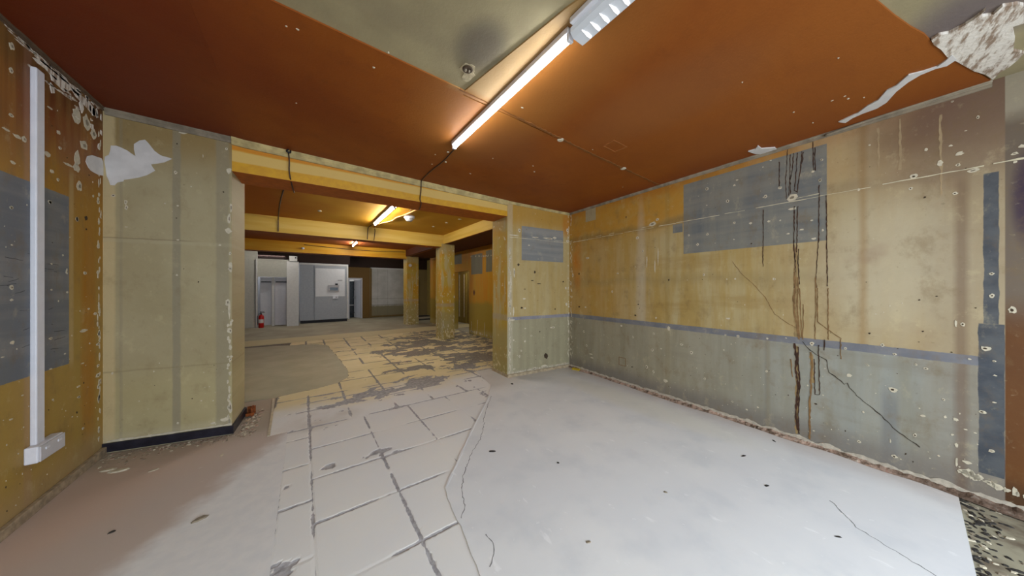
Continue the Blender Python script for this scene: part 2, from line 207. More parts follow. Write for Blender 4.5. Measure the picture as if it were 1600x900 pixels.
DATA_DRIPS = [[(0.716,2.992),(0.723,2.834),(0.736,2.572),(0.73,2.391)],[(0.703,2.827),(0.703,2.615),(0.714,2.423)],[(0.677,2.834),(0.684,2.678),(0.703,2.561),(0.699,2.437)],[(0.652,2.824),(0.658,2.635),(0.671,2.464),(0.654,2.442)],[(0.617,2.827),(0.627,2.659),(0.646,2.509),(0.652,2.432)],[(0.608,2.815),(0.617,2.707)],[(0.544,2.95),(0.542,2.831),(0.539,2.611)],[(0.53,2.826),(0.527,2.607)],[(0.671,2.306),(0.675,1.939),(0.665,1.745),(0.671,1.5)],[(0.646,2.3),(0.649,2.196),(0.654,1.953),(0.658,1.849)],[(0.642,1.882),(0.646,1.743),(0.633,1.535)],[(0.501,2.465),(0.504,2.0),(0.516,1.751),(0.524,1.584),(0.518,1.5)],[(0.455,2.353),(0.453,1.992),(0.45,1.516)],[(0.784,2.786),(0.784,2.532)],[(0.911,2.326),(0.914,1.725)],[(0.67,1.658),(0.663,1.5),(0.676,1.395),(0.67,1.237),(0.651,1.152),(0.638,0.997)],[(0.651,1.604),(0.644,1.5),(0.651,1.343),(0.642,1.153),(0.634,1.015)],[(0.634,1.5),(0.629,1.327),(0.625,1.206),(0.619,1.017)],[(0.609,1.345),(0.607,1.156),(0.613,1.001)],[(0.525,1.601),(0.523,1.333),(0.529,1.164),(0.527,1.014)],[(0.511,1.5),(0.513,1.183),(0.443,1.116),(0.367,1.049),(0.367,0.863)],[(0.445,1.5),(0.443,1.026)],[(0.67,0.957),(0.657,0.802),(0.663,0.713),(0.644,0.561),(0.657,0.366),(0.66,0.243),(0.644,0.109)],[(0.644,0.926),(0.647,0.769),(0.634,0.633),(0.638,0.459),(0.644,0.231),(0.638,0.077)],[(0.558,0.89),(0.546,0.774),(0.558,0.619),(0.552,0.553),(0.564,0.414),(0.564,0.058)],[(0.532,0.828),(0.532,0.66),(0.529,0.493),(0.5,0.499)],[(0.505,0.967),(0.502,0.701),(0.497,0.503)],[(0.696,0.794),(0.683,0.621)],[(0.468,1.023),(0.47,0.923)]]
DATA_CRACK = [(0.613,0.983),(0.588,0.936),(0.564,0.906),(0.523,0.877),(0.488,0.854),(0.454,0.836),(0.448,0.78),(0.437,0.726),(0.388,0.685),(0.346,0.645),(0.33,0.658),(0.315,0.623),(0.274,0.565),(0.24,0.53),(0.201,0.498),(0.141,0.437),(0.07,0.349),(0.016,0.309),(-0.043,0.265)]
DATA_CRACK2 = [(1.187,1.799),(1.107,1.666),(0.993,1.538),(0.897,1.403),(0.817,1.229),(0.709,1.139),(0.647,1.103)]
DATA_FLECKS = [(2.519,0.699),(-0.051,2.958),(-0.084,2.125),(-0.03,2.11),(0.439,1.962),(2.35,2.773),(1.745,2.789),(1.455,1.871),(2.467,1.964),(2.232,2.657),(3.662,2.39),(1.743,3.331),(1.188,3.111),(1.247,3.369),(0.387,2.153),(2.738,0.268),(3.29,0.354),(3.352,0.279),(3.251,0.562),(3.58,0.498),(3.291,0.29),(3.423,0.206)]
DATA_DISC = [(2.065,2.035),(3.13,2.035)]
DATA_SQUARE = [(2.503,1.849),(2.48,1.719),(2.698,1.715),(2.689,1.85)]
DATA_HOLE = (0.912,1.782)
# ---------------------------------------------------------------- wall paint
def wallpaint(kind):
    def fn(P, X, Y, Z):
        A = {'right': Y, 'left': Y, 'stub': X, 'pier': X}[kind]
        W = vec(A, Z, 0.0)
        n1 = noise(W, 1.6, 4); n2 = noise(vec(A*5.0, Z*.35), 1.5, 3); n3 = noise(W, 26, 4, .6); n4 = noise(W, 6, 4)
        nh = noise(vec(A*.4, Z*6.0), 1.3, 3)
        Zn = Z+(n1-.5)*.25; An = A+(n4-.5)*.02; Zq = Z+(n3-.5)*.008
        streak = sm(n2, .35, .65)
        if kind == 'right':
            ochre = lin((176, 130, 46)); cream = lin((168, 142, 82)); pale = lin((178, 162, 120)); below = lin((150, 142, 118)); low2 = lin((146, 147, 138))
            n6 = noise(vec(A*2.2, Z*.25, 3.0), 2.3, 4, .65); n7 = noise(vec(A*.5, Z*2.6, 7.0), 1.6, 4, .6)
            c = mix(sm(n6, .38, .62), cream, pale)
            c = mix(sm(n7, .5, .68)*.5, c, lin((150, 122, 66)))
            c = mix(streak*.25, c, lin((160, 136, 88)))
            c = mix(sm(A+(n4-.5)*.5, 1.6, 3.4)*.55, c, ochre)
            c = mix(sm(Zn, 2.15, 2.55)*sm(A, -.2, 1.0), c, lin((178, 132, 50)))
            c = mix(sm(Zn, 2.72, 2.95)*.7, c, lin((160, 95, 25)))
            c = mix(band(Zn, 2.33, 2.42, .06)*.55, c, lin((120, 100, 60)))
            c = mix(band(Zn, 1.56, 1.66, .1)*.4, c, lin((140, 122, 80)))
            c = mix(sm(n4, .45, .75)*.35, c, lin((170, 150, 95)))
            # orange rust run near the far corner
            c = mix(blob(An, Z, 3.6, 2.0, .16, .65)*sm(n1, .25, .6)*.8, c, lin((185, 110, 15)))
            c = mix(blob(An, Z, 2.32, 1.5, .10, 1.6)*.45, c, lin((190, 182, 165)))
            b = mix(sm(A, .2, 2.2), low2, below)
            b = mix(sm(n6, .4, .65)*.5, b, lin((128, 122, 100)))
            b = mix(streak*.3, b, lin((160, 155, 138)))
            b = mix(band(An, .06, .14, .03)*sm(Z, .8, .5)*.45, b, lin((100, 102, 108)))
            b = mix(sm(n7, .52, .7)*.35, b, lin((124, 118, 104)))
            b = mix(band(A, .86, .90, .02)*.5, b, lin((120, 118, 110)))
            b = mix(sm(Z+(n1-.5)*.12, .30, .10)*.75, b, lin((118, 112, 105)))
            c = mix(sm(A+(n6-.5)*1.2, 1.2, .1)*.6, c, lin((172, 156, 128)))
            c = mix(blob(An, Z, .12, 1.7, .5, .7)*.5, c, lin((190, 180, 155)))
            c = mix(band(An, .22, .26, .03)*.5, c, lin((150, 118, 70)))
            c = mix(sm(n1, .52, .7)*sm(A, .9, .1)*.5, c, lin((140, 112, 92)))
            c = mix(sm(Z, .99, .97), c, b)
            # reddish smoke-brown upper near end
            red = sm(A+(n1-.5)*.5, .45, -.15)*sm(Zn, 2.05, 2.75)
            c = mix(red*.85, c, lin((96, 62, 48)))
            c = mix(sm(A+(n4-.5)*.2, .1, -.25)*.35, c, lin((120, 105, 90)))
            c = mix(band(An, -.24, -.19, .03)*.55*sm(Z, 2.4, 2.2), c, lin((105, 80, 62)))
            c = mix(band(A, .86, .89, .02)*.25, c, lin((150, 135, 95)))
            c = mix(band(An, 1.9, 1.96, .02)*.18, c, lin((120, 105, 60)))
            # ghost of the old dado rail and grey primer squares
            g = mix(sm(n4, .3, .7), lin((104, 107, 116)), lin((122, 122, 126)))
            gp = mix(sm(nh, .35, .65), lin((98, 103, 106)), lin((120, 120, 114)))
            gp = mix(streak*.4, gp, lin((138, 136, 122)))
            c = mix(rect(A, Zq, -.33, 5, .95, 1.018, .003)*.95, c, g)
            c = mix(rect(A, Z, .453, 1.721, 1.94, 2.832)*.97, c, gp)
            c = mix(rect(An, Zq, 3.17, 3.40, 2.675, 2.945)*.9, c, lin((160, 150, 120)))
            c = mix(rect(An, Zq, 1.729, 1.86, 2.228, 2.342)*.95, c, gp)
            bl = mix(sm(n4, .3, .65), lin((54, 60, 70)), lin((80, 84, 88)))
            c = mix(mx(rect(An, Z, -.354, -.298, 1.25, 2.30), rect(An, Z, -.374, -.28, .20, 1.25))*.95, c, bl)
            end = sm(A, -.372, -.378)
            e = mix(sm(Zn, 1.5, 1.15), lin((105, 92, 78)), mix(n1, lin((70, 44, 24)), lin((116, 72, 30))))
            e = mix(blob(A, Z, -.45, 2.1, .07, .4), e, lin((60, 45, 60)))
            e = mix(sm(Zn, 2.6, 2.7), e, lin((150, 140, 120)))
            e = mix(sm(Z, .25, .1)*.6, e, lin((60, 45, 30)))
            c = mix(end, c, e)
        elif kind == 'stub':
            c = mix(streak*.5+n1*.4, lin((168, 144, 86)), lin((178, 162, 120)))
            c = mix(sm(Zn, 2.35, 2.75)*.8, c, lin((172, 128, 42)))
            c = mix(sm(Z, .98, .96), c, mix(streak*.5, lin((156, 149, 120)), lin((138, 130, 104))))
            c = mix(blob(An, Z, 4.02, 2.7, .12, .3)*.7, c, lin((175, 110, 25)))
            g = mix(sm(n4, .3, .7), lin((120, 122, 138)), lin((135, 135, 145)))
            c = mix(rect(A, Zq, 2.76, 5, .955, 1.01, .003)*.9, c, g)
            c = mix(rect(A, Z, 3.036, 3.95, 1.98, 2.57)*.95, c, mix(sm(nh, .35, .65), lin((118, 122, 124)), lin((138, 138, 134))))
            c = mix(sm(Z+(n4-.5)*.1, .12, .03)*.5, c, lin((190, 180, 165)))
            c = mix(band(An, 2.74, 2.86, .02)*.35, c, lin((190, 182, 160)))
        elif kind == 'left':
            c = mix(sm(Zn, 1.1, 2.0), lin((164, 134, 64)), lin((160, 116, 36)))
            c = mix(sm(Z+(n2-.5)*.9, 2.15, 2.7), c, lin((118, 56, 14)))
            c = mix(sm(n2, .55, .7)*sm(Z, 2.2, 2.5)*.6, c, lin((160, 92, 12)))
            c = mix(sm(Z+(n1-.5)*.3, 2.7, 3.05)*.8, c, lin((70, 36, 14)))
            c = mix(blob(An, Z, 4.07, 1.0, .14, 1.5)*sm(n1, .2, .6)*.85, c, lin((165, 105, 5)))
            c = mix(streak*.35, c, lin((165, 130, 70)))
            c = mix(band(A, 3.37, 3.44, .02)*.3, c, lin((165, 125, 100)))
            c = mix(sm(Z+(n1-.5)*.2, .35, .05)*.4, c, lin((165, 145, 120)))
            gp = mix(sm(nh, .35, .65), lin((104, 109, 114)), lin((128, 128, 126)))
            gp = mix(streak*.4, gp, lin((98, 104, 118)))
            m = rect(A, Zq, 1.0, 3.817, .915, 2.205)
            c = mix(m*.97, c, gp)
            c = mix(band(A, 3.82, 3.87, .02)*band(Z, .9, 2.4, .1)*.45, c, lin((185, 165, 120)))
        else:
            c = mix(sm(n1, .3, .7), lin((160, 147, 112)), lin((170, 158, 124)))
            c = mix(sm(Z+(n1-.5)*.2, .9, .5)*.5, c, lin((176, 164, 118)))
            c = mix(sm(Zn, 2.5, 2.95)*.65, c, lin((138, 108, 52)))
            gr = lin((140, 132, 110))
            c = mix(band(An, -1.03, -.975, .01)*.75, c, gr)
            c = mix(band(An, -.72, -.62, .02)*.6, c, gr)
            c = mix(band(An, -1.50, -1.40, .02)*.8, c, lin((196, 176, 132)))
            c = mix(band(An, -1.375, -1.355, .01)*.4, c, gr)
            c = mix(band(Z+(n4-.5)*.02, 1.955, 1.965, .006)*sm(A, -.8, -1.0)*.6, c, lin((125, 112, 85)))
            c = mix(band(Z+(n4-.5)*.02, 1.92, 1.955, .01)*.25, c, lin((180, 170, 140)))
            c = mix(band(Z+(n4-.5)*.02, .728, .742, .006)*.45, c, lin((140, 128, 95)))
            c = mix(sm(Z, .2, .12)*.3, c, lin((190, 180, 155)))
        n8 = noise(vec(A*1.4, Z*.9, 11.0), 4.0, 6, .72)
        c = mix(sm(n8, .5, .72)*(.42 if kind in ('right', 'left') else .25), c, lin((118, 96, 62)))
        c = mix(sm(n8, .44, .30)*.22, c, lin((206, 192, 150)))
        c = mix(sm(n3, .62, .78)*.25, c, lin((200, 186, 150)))
        c = mix(sm(n3, .36, .26)*.25, c, lin((90, 72, 45)))
        return [c, n3*.5+n4*.5, .62]
    return shader('wall_paint_'+kind, fn, bdist=.004)
M_RIGHT, M_LEFT, M_STUB, M_PIER = (wallpaint(k) for k in ('right', 'left', 'stub', 'pier'))

def ceil_fn(P, X, Y, Z):
    n = noise(P, .9, 4); n3 = noise(P, 60, 3, .7); n5 = noise(vec(X*1.0, Y*5.0), 1.4, 3)
    c = mix(sm(n, .3, .7), lin((124, 60, 9)), lin((142, 76, 16)))
    c = mix(sm(X+(n-.5)*.8, .6, -1.0)*.85, c, lin((104, 34, 3)))
    c = mix(sm(noise(P, 7, 6, .75), .5, .75)*.3, c, lin((92, 42, 8)))
    c = mix(sm(X+(n-.5)*.6, 1.0, 2.6)*.5*sm(Y, 3.2, 1.2), c, lin((146, 84, 30)))
    c = mix(sm(n5, .5, .75)*.18, c, lin((120, 60, 18)))
    c = mix(blob(X, Y, 1.25, 1.9, .75, 1.6)*.45, c, lin((160, 112, 52)))  # glow around the foreground tube put into the board colour
    c = mix(blob(X, Y, 1.7, 2.6, .55, .6)*.4, c, lin((110, 66, 40)))
    c = mix(blob(X, Y, 2.3, 1.2, .5, .9)*.25, c, lin((130, 88, 58)))
    c = mix(sm(X, 3.4, 4.1)*.5, c, lin((115, 48, 16)))
    c = mix(rect(X+(n-.5)*.05, Y, .9, 1.23, -1, 1.98, .12)*.75, c, lin((164, 138, 92)))
    c = mix(sm(n3, .66, .8)*.35, c, lin((110, 50, 10)))
    return [c, n3, .6]
M_CEIL = shader('nicotine_ceiling_board', ceil_fn, bdist=.002)
def grey_fn(P, X, Y, Z):
    n = noise(P, 2.2, 4); n3 = noise(P, 50, 3, .7)
    c = mix(sm(n, .3, .7), lin((140, 128, 98)), lin((158, 146, 112)))
    c = mix(blob(X, Y, .90, 1.58, .20, .28)*.75, c, lin((84, 76, 68)))
    c = mix(blob(X, Y, .35, 1.7, .5, .12)*.25, c, lin((120, 108, 88)))
    c = mix(blob(X, Y, 2.95, -.2, .5, .3)*.7, c, lin((92, 80, 92)))
    return [c, n3, .8]
M_CEILGREY = shader('grey_ceiling_plaster', grey_fn, bdist=.002)
def backceil_fn(P, X, Y, Z):
    n = noise(P, 1.1, 4)
    c = mix(sm(n, .3, .7), lin((184, 130, 22)), lin((196, 146, 38)))
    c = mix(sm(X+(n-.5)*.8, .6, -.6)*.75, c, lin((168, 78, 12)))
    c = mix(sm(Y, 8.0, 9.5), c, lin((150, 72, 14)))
    c = mix(sm(Y, 12.0, 12.4), c, lin((52, 24, 14)))  # bay beyond the third beam coloured dark to read as unlit
    return [c, noise(P, 40, 3), .6]
M_BACKCEIL = shader('back_ceiling_board', backceil_fn, bdist=.003)
def beam_fn(z0, z1):
    def fn(P, X, Y, Z):
        n = noise(vec(X*.5, Z*3, Y*.5), 2.0, 4); n2 = noise(P, 20, 3); t = (Z-z0)*(1/(z1-z0))+(n-.5)*.18+X*.02
        c = mix(sm(n2, .3, .7), lin((206, 156, 40)), lin((196, 144, 42)))
        c = mix(sm(t, .33, .38)*sm(t, .78, .70), c, lin((206, 172, 98)))
        c = mix(sm(t, .72, .8), c, lin((196, 128, 36)))
        c = mix(sm(Z, z0+.004, z0+.0005), c, lin((150, 82, 30)))
        return [c, n2, .5]
    return fn
M_BEAM = shader('beam_paint', beam_fn(2.70, 2.99), bdist=.003)
M_SOFFIT = plain('dark_soffit', (84, 38, 16), .7)
M_VOID = plain('unlit_void_tone', (40, 22, 14), .8)  # darkness of the unlit void put into a panel colour
def col_fn(P, X, Y, Z):
    n = noise(P, 3.0, 4); n4 = noise(P, 14, 4, .65); W = vec(X*4, Y*4, Z*.8); n2 = noise(W, 1.6, 4)
    c = mix(sm(n, .35, .65), lin((186, 140, 34)), lin((178, 152, 62)))
    c = mix(sm(n2, .5, .62), c, lin((178, 162, 112)))
    c = mix(sm(Z+(n-.5)*.5, 1.0, .7)*.75, c, lin((158, 146, 96)))
    c = mix(sm(Z+(n-.5)*.3, 2.4, 2.6)*.6, c, lin((160, 146, 106)))
    c = mix(band(Z+(n4-.5)*.05, .95, 1.05, .03)*.5, c, lin((160, 150, 135)))
    c = mix(sm(n4+sm(Z, .6, 0.0)*.12, .63, .68), c, lin((205, 192, 150)))
    return [c, n4, .7]
M_COL = shader('column_paint', col_fn, bdist=.006)
def olive_fn(P, X, Y, Z):
    n = noise(P, 1.5, 4); n2 = noise(vec(Y*5.0, Z*.5), 2.0, 3); n4 = noise(P, 9, 4)
    c = mix(sm(n2, .35, .65), lin((190, 128, 16)), lin((184, 142, 40)))
    c = mix(sm(Z+(n-.5)*.3, 1.15, .95)*.9, c, lin((150, 130, 48)))
    c = mix(sm(Z+(n-.5)*.3, .25, .1)*.5, c, lin((180, 165, 110)))
    c = mix(sm(Z+(n-.5)*.5, 2.2, 2.6)*.4, c, lin((150, 80, 20)))
    g = mix(n2, lin((95, 100, 88)), lin((120, 120, 105)))
    for a0, a1, b0, b1 in ((7.15, 7.5, 1.98, 2.62), (7.72, 8.45, 1.94, 2.58), (9.15, 9.75, 2.35, 2.7)):
        c = mix(rect(Y+(n4-.5)*.04, Z+(n4-.5)*.04, a0, a1, b0, b1)*.92, c, g)
    c = mix(blob(Y, Z, 8.25, 1.35, .09, .12), c, lin((90, 40, 15)))
    return [c, n4, .6]
M_OLIVE = shader('ochre_wall_paint', olive_fn, bdist=.005)
def back_fn(P, X, Y, Z):
    n = noise(P, 2.0, 4); n4 = noise(P, 10, 4)
    c = mix(sm(n, .3, .7), lin((172, 170, 164)), lin((192, 190, 186)))
    c = mix(sm(Z+(n4-.5)*.1, .62, .55), c, lin((130, 122, 96)))
    c = mix(band(Z, .60, .66, .02)*.5, c, lin((110, 104, 88)))
    c = mix(band(Z+(n4-.5)*.02, .93, .98, .02)*.3, c, lin((120, 115, 100)))
    for x in (3.05, 3.52): c = mix(band(X, x-.01, x+.01, .01)*.4, c, lin((110, 106, 96)))
    c = mix(sm(X, 4.4, 4.42), c, mix(n, lin((140, 120, 72)), lin((128, 112, 74))))
    c = mix(sm(X, 2.69, 2.67), c, lin((112, 84, 38)))
    c = mix(sm(Z+(n4-.5)*.03, 2.50, 2.53), c, lin((44, 26, 16)))  # shade of the unlit top of the wall painted in
    return [c, n4, .7]
M_BACK = shader('back_wall_paint', back_fn, bdist=.005)

# ---------------------------------------------------------------- floor materials
def tile_fn(P, X, Y, Z):
    n = noise(P, 1.3, 4); n4 = noise(P, 22, 4, .65)
    top = mix(sm(n, .3, .7), lin((222, 222, 221)), lin((228, 226, 220)))
    far = mix(sm(n, .3, .7), lin((204, 188, 140)), lin((220, 204, 160)))
    top = mix(sm(Y+(n-.5)*1.2, 4.0, 4.9), top, far)  # cool near light and warm far light painted into the tile tops
    top = mix(blob(X, Y, .15, 3.95, .5, .35)*sm(n, .35, .6)*.5, top, lin((170, 158, 146)))
    mort = mix(sm(n4, .35, .65), lin((146, 144, 146)), lin((176, 174, 176)))
    mort = mix(sm(Y, 4.0, 5.5)*.75, mort, mix(sm(n4, .35, .65), lin((92, 86, 74)), lin((122, 112, 92))))
    c = mix(sm(Z, -.0026, -.0019), mort, top)
    return [c, n4, .6]
M_TILE = shader('painted_cement_tile', tile_fn, bdist=.002)
def white_fn(P, X, Y, Z):
    n = noise(P, .8, 4); n4 = noise(P, 12, 5, .6); n5 = noise(P, 3, 4)
    c = mix(sm(n, .3, .7), lin((216, 217, 218)), lin((226, 226, 224)))
    c = mix(sm(n5, .45, .75)*.6, c, lin((202, 205, 208)))
    c = mix(sm(noise(vec(X*2, Y*.7), 7, 4), .64, .72)*.5, c, lin((242, 242, 242)))
    c = mix(blob(X, Y, 3.5, 2.1, .35, 1.6)*.35, c, lin((222, 216, 190)))
    c = mix(sm(X+(n5-.5)*.2-.0576*Y, 3.45, 3.9)*.55, c, lin((186, 170, 158)))
    c = mix(sm(Y+(n5-.5)*.3, 3.3, 3.9)*.45, c, lin((178, 168, 152)))
    c = mix(sm(n4, .66, .72)*.5, c, lin((238, 238, 238)))
    return [c, n4, .5]
M_WHITE = shader('smooth_floor_paint', white_fn, bdist=.0015)
def left_fn(P, X, Y, Z):
    n = noise(P, .9, 4); n4 = noise(P, 12, 5, .6); n5 = noise(P, 3, 4)
    c = mix(sm(n4, .3, .7), lin((216, 216, 216)), lin((224, 223, 221)))
    d = X*.9-Y*.45+(n5-.5)*.35
    c = mix(sm(d, -1.75, -1.95), c, lin((188, 174, 164)))
    c = mix(sm(d, -2.1, -2.6)*.6, c, lin((196, 168, 150)))
    c = mix(sm(Y+(n5-.5)*.3, 3.7, 4.2)*.7, c, lin((150, 140, 120)))
    c = mix(sm(n4, .66, .74)*.35, c, lin((215, 210, 205)))
    return [c, n4, .6]
M_LEFTFL = shader('left_floor_paint', left_fn, bdist=.002)
M_PATCH = shader('grey_floor_patch', lambda P, X, Y, Z: [mix(sm(noise(P, 2.5, 5), .3, .7), lin((160, 153, 126)), lin((172, 165, 138))), noise(P, 20, 4), .55], bdist=.002)
def farfl_fn(P, X, Y, Z):
    n = noise(P, 1.2, 5); n4 = noise(P, 8, 4)
    c = mix(sm(n, .3, .7), lin((146, 138, 118)), lin((168, 160, 138)))
    c = mix(band(Y+(n4-.5)*.12, 9.98, 10.95, .05)*.8, c, lin((204, 190, 146)))
    return [c, n4, .7]
M_FARFL = shader('far_floor_screed', farfl_fn, bdist=.002)
M_BASE = plain('floor_base_mortar', (120, 112, 98), .8)
def rubble_fn(P, X, Y, Z):
    n = noise(P, 14, 5, .7); n2 = noise(P, 45, 3)
    c = mix(sm(n, .35, .6), lin((84, 68, 54)), lin((172, 146, 128)))
    c = mix(sm(n2, .55, .7)*.6, c, lin((190, 180, 165)))
    c = mix(sm(n, .62, .7)*.6, c, lin((176, 128, 112)))
    c = mix(sm(Y, .4, -.2)*.65, c, lin((62, 44, 30)))
    return [c, n2, .9]
M_RUBBLE = shader('broken_masonry', rubble_fn, bdist=.01)
M_CHIP = plain('bare_white_plaster', (206, 196, 172), .9, .1, 40)
M_CHIPHOLE = plain('drilled_hole', (70, 56, 42), .9)
M_PEEL = plain('peeled_white_skim', (214, 210, 206), .8, .07, 8)
M_PEELDIRTY = shader('dirty_skim', lambda P, X, Y, Z: [mix(sm(noise(vec(X*1.2+Y*.6, Y*6-X*.8, Z), 5, 5, .7), .38, .56), lin((150, 128, 108)), lin((224, 216, 204))), noise(P, 30, 4), .9], bdist=.01)
M_DRIP = plain('dried_drip', (72, 48, 36), .5, .3)
M_DRIP2 = plain('pale_dried_drip', (140, 108, 70), .6, .2)
M_CRACK = plain('crack_line', (70, 62, 52), .9)
M_SCAR = plain('plaster_scar', (216, 206, 176), .8)
M_TRIM = plain('cornice_plaster', (196, 176, 122), .8, .2, 10)
M_TRIMGREY = plain('dusty_cornice', (150, 138, 118), .8, .2, 10)
M_BLACK = plain('black_skirting', (44, 42, 52), .35, .2)
M_PVC = plain('white_pvc', (222, 222, 228), .35, .03)
M_PVCD = plain('grey_pvc', (170, 168, 170), .45, .05)
M_CABLE = plain('dark_cable', (70, 52, 44), .5)
M_ORANGECABLE = plain('orange_cable', (220, 150, 80), .5)
M_STEEL = plain('grey_steel_panel', (160, 163, 168), .45, .04)
M_STEEL2 = plain('dark_gap', (40, 40, 44), .6)
M_WHITEP = plain('white_panel', (206, 204, 200), .5, .04)
M_DOORW = plain('white_door_paint', (200, 198, 202), .4, .03)
M_DOORG = plain('dark_glazing', (48, 56, 62), .2, .2)
M_RED = plain('red_enamel', (190, 26, 22), .3, .05)
M_RUST = plain('rusty_steel', (150, 78, 30), .8, .3, 30)
M_YELLOW = plain('yellow_wood', (196, 168, 40), .7)
M_DARK = plain('dark_debris', (54, 50, 46), .8)
M_METAL = plain('edge_strip_metal', (196, 186, 160), .4)
M_TUBE = emis('lit_tube', (.95, .97, 1.0), TUBE)
M_TUBE2 = emis('lit_tube_back', (1.0, .97, .90), TUBE_BACK)
M_DIFF = emis('diffuser_glow', (.80, .90, 1.0), .28, .35)
M_LED = emis('led_cell', (.95, .96, 1.0), 1.6)

# ---------------------------------------------------------------- floor
bm = bmesh.new(); box(bm, -3.2, 7.2, -2.6, 17.5, -.10, -.012)
floor = tag(obj('floor', bm, M_BASE), 'worn concrete floor of the empty shop unit', kind='structure')
KERB = [(4.5, 4.60), (2.51, 4.53), (2.36, 3.81), (2.02, 3.35), (1.40, 2.67), (1.13, 2.35), (.86, 2.04), (.82, 1.82), (.80, 1.6), (.76, 1.37), (.70, .9), (.62, .2)]
def kerbx(y):
    if y >= KERB[0][1]: return 9
    for (x0, y0), (x1, y1) in zip(KERB, KERB[1:]):
        if y1 <= y <= y0: return x1+(x0-x1)*(y-y1)/(y0-y1)
    return KERB[-1][0]
def part(name, pts, z1, mat, label=None):
    bm = bmesh.new(); prism(bm, pts, -.014, z1); o = obj(name, bm, mat, floor)
    if label: o['label'] = label
    return o
K = [p for p in KERB if 3.9 > p[1] > .3]
part('screed_slab', [(2.36, 3.81)]+K[1:]+[(.64, -.2), (3.872, -.2), (4.095, 3.81), (2.80, 3.95), (2.80, 4.45), (2.49, 4.45)], FLOOR_RIGHT, M_WHITE, 'smooth bluish white screed slab')
part('screed_slab', [(2.34, 3.82), (2.8, 3.9), (2.8, 4.5), (2.52, 4.6)], .0025, M_WHITE)
part('screed_slab', [(2.50, 4.45), (4.5, 4.45), (4.5, 4.66), (2.54, 4.56)], .001, M_WHITE)
part('screed_slab', [(-1.6, 3.80), (-.29, 3.80), (-.31, 5.08), (-1.6, 5.15)], 0.0005, M_LEFTFL)
part('screed_slab', [(-1.6, -2.5), (-.16, -2.5), (-.14, 3.80), (-1.6, 3.80)], 0.0005, M_LEFTFL, 'pinkish grey to white screed along left wall')
PATCH = [(-1.7, 5.16), (-.58, 5.15), (-.34, 5.09), (.14, 5.19), (.43, 5.30), (.60, 5.54), (.65, 6.0), (.59, 7.3), (.49, 8.96), (.25, 9.28), (-.64, 9.64), (-1.7, 9.7)]
part('floor_patch', PATCH, .001, M_PATCH, 'smooth grey rounded screed patch')
part('screed_slab', [(-3.1, 9.98), (7.1, 9.98), (7.1, 17.2), (-3.1, 17.2)], .0, M_FARFL)
part('screed_slab', [(4.46, 4.7), (7.1, 4.7), (7.1, 9.98), (4.46, 9.98)], .0015, M_FARFL)
# threshold beyond the white slab at the shop front: broken olive floor
part('threshold_slab', [(-.16, -2.5), (.64, -2.5), (.64, -.2), (.7, .9), (-.16, 1.0)], -.001, M_TILE)
def thr_fn(P, X, Y, Z):
    n = noise(P, 3.5, 5, .6)
    return [mix(sm(n+(X-3.3)*.1, .45, .7), lin((150, 144, 122)), lin((104, 92, 76))), n, .8]
part('threshold_slab', [(.64, -2.5), (3.8, -2.5), (3.87, -.2), (.64, -.2)], -.004, shader('threshold_floor', thr_fn, bdist=.01), 'broken olive and grey floor at shop front')

def inpoly(x, y, P):
    r = False; j = len(P)-1
    for i in range(len(P)):
        if (P[i][1] > y) != (P[j][1] > y) and x < (P[j][0]-P[i][0])*(y-P[i][1])/(P[j][1]-P[i][1])+P[i][0]: r = not r
        j = i
    return r
def gs(x, y, cx, cy, rx, ry): return math.exp(-((x-cx)/rx)**2-((y-cy)/ry)**2)
def erosion(x, y):
    e = .015+.0*x
    e += .30*gs(x, y, .75, 4.42, .75, .26)+.16*gs(x, y, 1.6, 4.4, .5, .3)+.10*gs(x, y, .0, 4.1, .4, .35)
    if y > 4.3:
        e += .235/(1+math.exp(-(x-1.4-.15*(y-6))*3.5))*min(1, (y-4.3)/.5)*(1 if y < 9.0 else .6)
        e += .12*gs(x, y, 2.6, 7.4, 1.0, .8)+.14*gs(x, y, 1.5, 7.2, .5, .35)+.16*gs(x, y, 3.1, 9.2, .8, .6)+.10*gs(x, y, 3.2, 5.4, .6, .5)
    e += .14*gs(x, y, 1.95, 3.75, .28, .2)
    e += .08*gs(x, y, .05, 2.93, .07, .07)+.09*gs(x, y, .58, 2.2, .07, .06)+.06*gs(x, y, .09, 2.4, .09, .05)+.05*gs(x, y, .28, 2.38, .12, .05)+.06*gs(x, y, .3, 1.63, .1, .05)+.07*gs(x, y, -.1, 1.9, .05, .05)
    return e
